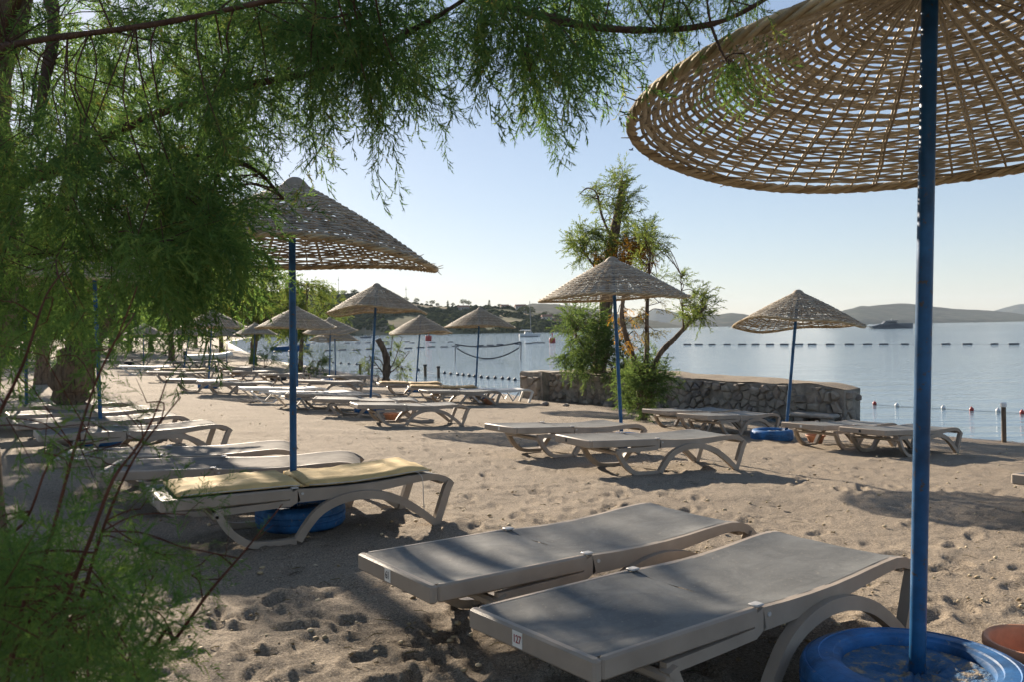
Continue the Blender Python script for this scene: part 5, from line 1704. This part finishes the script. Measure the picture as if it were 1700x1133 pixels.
# dinghy pulled up on the far beach
def dinghy():
    p = on_ground(345, 600); z = float(ground(p[0], p[1]))
    root = empty('inflatable_dinghy', (p[0], p[1], z), (0, 0, R_(20)), 'pale grey inflatable dinghy pulled up on the far beach', 'dinghy')
    for s in (-1, 1):
        mb = MB(); mb.tube(smooth_path([(-1.5, s * 0.55, 0.25), (0.2, s * 0.6, 0.25), (1.1, s * 0.42, 0.32), (1.55, s * 0.05, 0.42)], 5), 0.2, 10); mb.build('side_tube', 'white', root, smooth=True)
    mb = MB(); mb.box((-1.45, -0.5, 0.1), (1.1, 0.5, 0.16)); mb.build('floor', 'ship', root)
    mb = MB(); mb.box((-1.6, -0.25, 0.15), (-1.35, 0.25, 0.75), 0.05); mb.build('outboard_motor', 'black_tyre', root)
dinghy()

# ------------------------------------------------------------------ bird
bp = at(1048, 249, 60)
rb = empty('bird', bp, (0, 0, 0.5), 'small dark bird in flight left of the big parasol', 'bird')
mb = MB(); mb.tube([(-0.2, 0, 0), (-0.1, 0, 0.02), (0.08, 0, 0.03), (0.2, 0, 0.02)], [0.01, 0.045, 0.05, 0.01], 8); mb.build('body', 'bird', rb, smooth=True)
for s in (-1, 1):
    mb = MB(); mb.add([(-0.06, s * 0.03, 0.02), (0.08, s * 0.03, 0.03), (0.03, s * 0.22, 0.14), (-0.08, s * 0.38, 0.12), (-0.07, s * 0.2, 0.11)], [(0, 1, 2, 4), (4, 2, 3)]); mb.build('wing', 'bird', rb)

# ================================================================== HEADLAND THINGS
ny, nx, _ = HV.shape
def head_point(px, q):
    """a point on the headland in the column nearest to pixel px, q = 0 shore, 1 ridge"""
    cols = np.array([project(HV[int(0.7 * (ny - 1)), i])[0] for i in range(nx)])
    i = int(np.argmin(abs(cols - px))); k = int(round(q * 0.7 * (ny - 1)))
    return HV[k, i]

def house(px, q, w, d, h, label, roof=True, rot=0.2):
    p = head_point(px, q)
    root = empty('house', p - np.array([0, 0, 0.5]), (0, 0, rot), label, 'house', 'houses on the headland')
    root.scale = (0.66, 0.66, 0.66)
    mb = MB(); mb.box((-w / 2, -d / 2, -2.0), (w / 2, d / 2, h)); mb.build('wall', 'wall_pale', root)
    if roof:
        mb = MB(); mb.add([(-w * .54, -d * .56, h), (w * .54, -d * .56, h), (w * .54, d * .56, h), (-w * .54, d * .56, h), (-w * .5, 0, h + d * .28), (w * .5, 0, h + d * .28)],
                          [(0, 1, 5, 4), (2, 3, 4, 5), (0, 4, 3), (1, 2, 5), (3, 2, 1, 0)]); mb.build('roof', 'roof', root)
    else:
        mb = MB(); mb.box((-w * .52, -d * .52, h), (w * .52, d * .52, h + 0.3)); mb.build('roof', 'wall_pale', root)
    nw = max(2, int(w / 2.6))
    for f in range(int(h // 2.8)):
        for k in range(nw):
            x = -w / 2 + w * (k + 0.5) / nw
            mb = MB(); mb.box((x - 0.5, -d / 2 - 0.03, 0.8 + 2.8 * f), (x + 0.5, -d / 2 - 0.004, 2.1 + 2.8 * f)); mb.build('window', 'glass', root)

for a in [(610, 0.38, 11, 8, 3.4, 'white flat-roofed house low on the headland by the moored boats', False), (650, 0.62, 8, 7, 3.0, 'pale house high above the round parasol on the headland', True),
          (556, 0.95, 13, 8, 5.8, 'large flat house on the headland ridge beside the mast', False), (862, 0.92, 12, 8, 5.8, 'pale house on the ridge above the dark parasol', True),
          (838, 0.95, 9, 7, 3.0, 'small ridge house left of the pale one above the dark parasol', True), (905, 0.55, 10, 8, 5.8, 'cream house among trees near the tip of the headland', True),
          (922, 0.5, 8, 7, 3.0, 'low cream house nearest the quay tamarisk', True), (768, 0.96, 12, 8, 3.2, 'low house on the ridge between dark parasol and round parasol', True)]:
    house(*a)

def ridge_tree(px, q, hgt, kind, label, seed):
    p = head_point(px, q) - np.array([0, 0, 0.4])
    r = np.random.default_rng(seed)
    root = empty('ridge_tree', p, (0, 0, r.uniform(0, 6)), label, 'tree', 'trees along the headland ridge')
    mb = MB(); mb.tube([(0, 0, 0), (0.1, 0, hgt * 0.5), (0, 0, hgt * 0.85)], [0.25, 0.2, 0.08], 6); mb.build('trunk', 'bark', root)
    vs, fs, ts = [], [], []; b = 0
    nleaf = 260 if kind != 'palm' else 0
    if kind == 'palm':
        for k in range(14):
            a = 2 * math.pi * k / 14 + r.normal(0, .1); el = r.uniform(-0.3, 0.7)
            prev = np.array([0, 0, hgt * .85])
            for s in range(4):
                d = np.array([math.cos(a) * math.cos(el), math.sin(a) * math.cos(el), math.sin(el)]) * hgt * 0.12
                nx_ = prev + d; el -= 0.45
                sd = np.array([-math.sin(a), math.cos(a), 0]) * 0.30 * (1 - s / 5)
                vs += [prev - sd, prev + sd, nx_ + sd * .7, nx_ - sd * .7]; fs += [(b, b + 1, b + 2), (b, b + 2, b + 3)]; b += 4; ts += [r.random()] * 4
                prev = nx_
    for _ in range(nleaf):
        if kind == 'cypress':
            z = r.uniform(0.1, 1.0); w = hgt * 0.13 * math.sin(math.pi * min(1, z * 0.9 + 0.15)); a = r.uniform(0, 6.28)
            c_ = np.array([w * math.cos(a), w * math.sin(a), z * hgt])
        else:
            d = r.normal(size=3); d /= np.linalg.norm(d); q_ = r.uniform(0.5, 1.0)
            c_ = d * q_ * np.array([hgt * .42, hgt * .42, hgt * .26]) + np.array([0, 0, hgt * .72])
            c_[2] -= 0.12 * hgt
        t1, t2 = r.normal(0, hgt * 0.06, 3), r.normal(0, hgt * 0.06, 3)
        vs += [c_, c_ + t1, c_ + t2]; fs.append((b, b + 1, b + 2)); b += 3; ts += [r.random()] * 3
    link_mesh('crown', np_mesh('crown', np.array(vs), np.array(fs), 'scrub', np.array(ts)), root)['kind'] = 'stuff'

ridge_trees = [(533, 1.0, 11, 'cypress'), (575, 1.0, 8, 'round'), (588, 1.0, 10, 'round'), (600, 0.97, 7, 'round'), (676, 1.0, 7, 'round'), (688, 1.0, 8, 'round'), (708, 1.0, 6, 'palm'), (718, 1.0, 8, 'round'),
               (730, 0.97, 6, 'round'), (741, 1.0, 7, 'cypress'), (752, 0.98, 6, 'round'), (772, 1.0, 9, 'round'), (780, 1.0, 8, 'round'), (810, 1.0, 8, 'cypress'), (826, 0.98, 6, 'round'), (846, 1.0, 6, 'round'),
               (872, 0.7, 12, 'round'), (880, 0.72, 11, 'round'), (866, 0.66, 9, 'round'), (904, 0.75, 9, 'palm'), (912, 0.7, 8, 'palm'), (922, 0.72, 8, 'round'), (896, 0.62, 8, 'round'), (934, 0.7, 7, 'round'), (948, 0.7, 7, 'round')]
kinds_n = {}
for i, (px, q, h, k) in enumerate(ridge_trees):
    kinds_n[k] = kinds_n.get(k, 0) + 1
    nm = {'round': 'round-crowned tree', 'cypress': 'narrow cypress', 'palm': 'palm'}[k]
    ridge_tree(px, q, h * 0.72, k, ORD[kinds_n[k] - 1] + ' ' + nm + ' from the left on the headland ridge', 700 + i)

def mast(px, q, h, label):
    p = head_point(px, q)
    root = empty('radio_mast', p, label=label, cat='mast')
    mb = MB(); mb.tube([(0, 0, -1), (0, 0, h)], [0.25, 0.1], 6); mb.build('pole', 'metal', root)
    mb = MB(); mb.box((-0.6, -0.1, h * 0.8), (0.6, 0.1, h * 0.83)); mb.build('crossarm', 'metal', root)
mast(559, 1.0, 14, 'thin mast on the ridge left of the round parasol')
mast(673, 1.0, 12, 'thin mast on the ridge just right of the round parasol')

# ================================================================== SMALL LITTER ON THE SAND
def litter():
    r = np.random.default_rng(17)
    vs, fs, ts = [], [], []; b = 0
    for _ in range(900):
        p = on_ground(r.uniform(100, 1700), 640 + 480 * r.random() ** 1.5)
        z = float(ground(p[0], p[1]))
        v, f = blob(int(r.integers(0, 40))); s = r.uniform(0.006, 0.02)
        vs.append(v * np.array([s, s * r.uniform(.6, 1), s * .6]) + np.array([p[0], p[1], z + 0.004 + r.uniform(0, .012)])); fs.append(f + b); b += 12; ts.append(np.full(12, r.random()))
    o = link_mesh('pebbles', np_mesh('pebbles', np.concatenate(vs), np.concatenate(fs), 'rim_cane', np.concatenate(ts), smooth=True))
    tag(o, 'small pebbles and shells scattered over the sand', 'pebbles', kind='stuff')
litter()

def dry_twigs():
    r = np.random.default_rng(19)
    mb = MB()
    for _ in range(420):
        p = on_ground(r.uniform(60, 1700), 660 + 470 * r.random() ** 1.3)
        z = float(ground(p[0], p[1])) + 0.012
        a = r.uniform(0, 6.28); l = r.uniform(0.02, 0.10)
        m = (p[0] + math.cos(a) * l * .5 + r.normal(0, .006), p[1] + math.sin(a) * l * .5 + r.normal(0, .006), z + r.uniform(0, .008))
        mb.tube([(p[0], p[1], z - .004), m, (p[0] + math.cos(a) * l, p[1] + math.sin(a) * l, z - .004)], [0.0016, 0.002, 0.001], 3, tint=r.random())
    tag(mb.build('dry_twigs', 'leaf_dry'), 'dry brown twigs and needles strewn over the sand', 'twigs', kind='stuff')
dry_twigs()

rock_spots = [(1120, 693, .22, 'left of the quay front, beside the many-stemmed tree'), (1150, 696, .14, 'just right of the many-stemmed tree at the quay foot'), (1240, 702, .18, 'at the quay foot left of the speckled parasol pole'),
              (1296, 706, .12, 'at the quay foot just behind the speckled parasol pole'), (1418, 712, .24, 'at the right corner of the quay'), (1446, 716, .2, 'in the shallows just beyond the quay corner'), (1010, 676, .2, 'at the quay foot below the green bush'),
              (975, 672, .16, 'between the squared block and the quay bush'), (905, 674, .15, 'in front of the squared block'), (940, 676, .12, 'right of the squared block, near the sand')]
for k, (px, py, sz, where) in enumerate(rock_spots):
    p = on_ground(px, py); z = float(ground(p[0], p[1]))
    v, f = blob(60 + k); v = np.clip(v, -0.8, 0.85)
    mb = MB(); mb.add(v * np.array([sz, sz * .8, sz * .6]), [tuple(q) for q in f])
    o = mb.build('rock', 'stone'); o.location = (p[0], p[1], z + sz * .2); o.rotation_euler = (0, 0, k * 1.3)
    tag(o, 'small angular rock ' + where, 'rock', 'rocks at the foot of the quay')

# ================================================================== HAZE
t = NT('sea_haze')
pv = t.new('ShaderNodeVolumePrincipled')
pv.inputs['Color'].default_value = (0.72, 0.85, 1.0, 1)
pv.inputs['Density'].default_value = 0.00007
pv.inputs['Anisotropy'].default_value = 0.0
for l in list(t.t.links):
    if l.to_node == t.out: t.t.links.remove(l)
t.n.remove(t.bsdf)
t.link(pv.outputs['Volume'], t.out.inputs['Volume'])
MAT['haze'] = t.m
mb = MB(); mb.box((-7000, -700, -9.0), (7000, 6500, 190.0))
tag(mb.build('haze', 'haze'), 'thin pale sea haze over the bay', 'haze', kind='stuff')
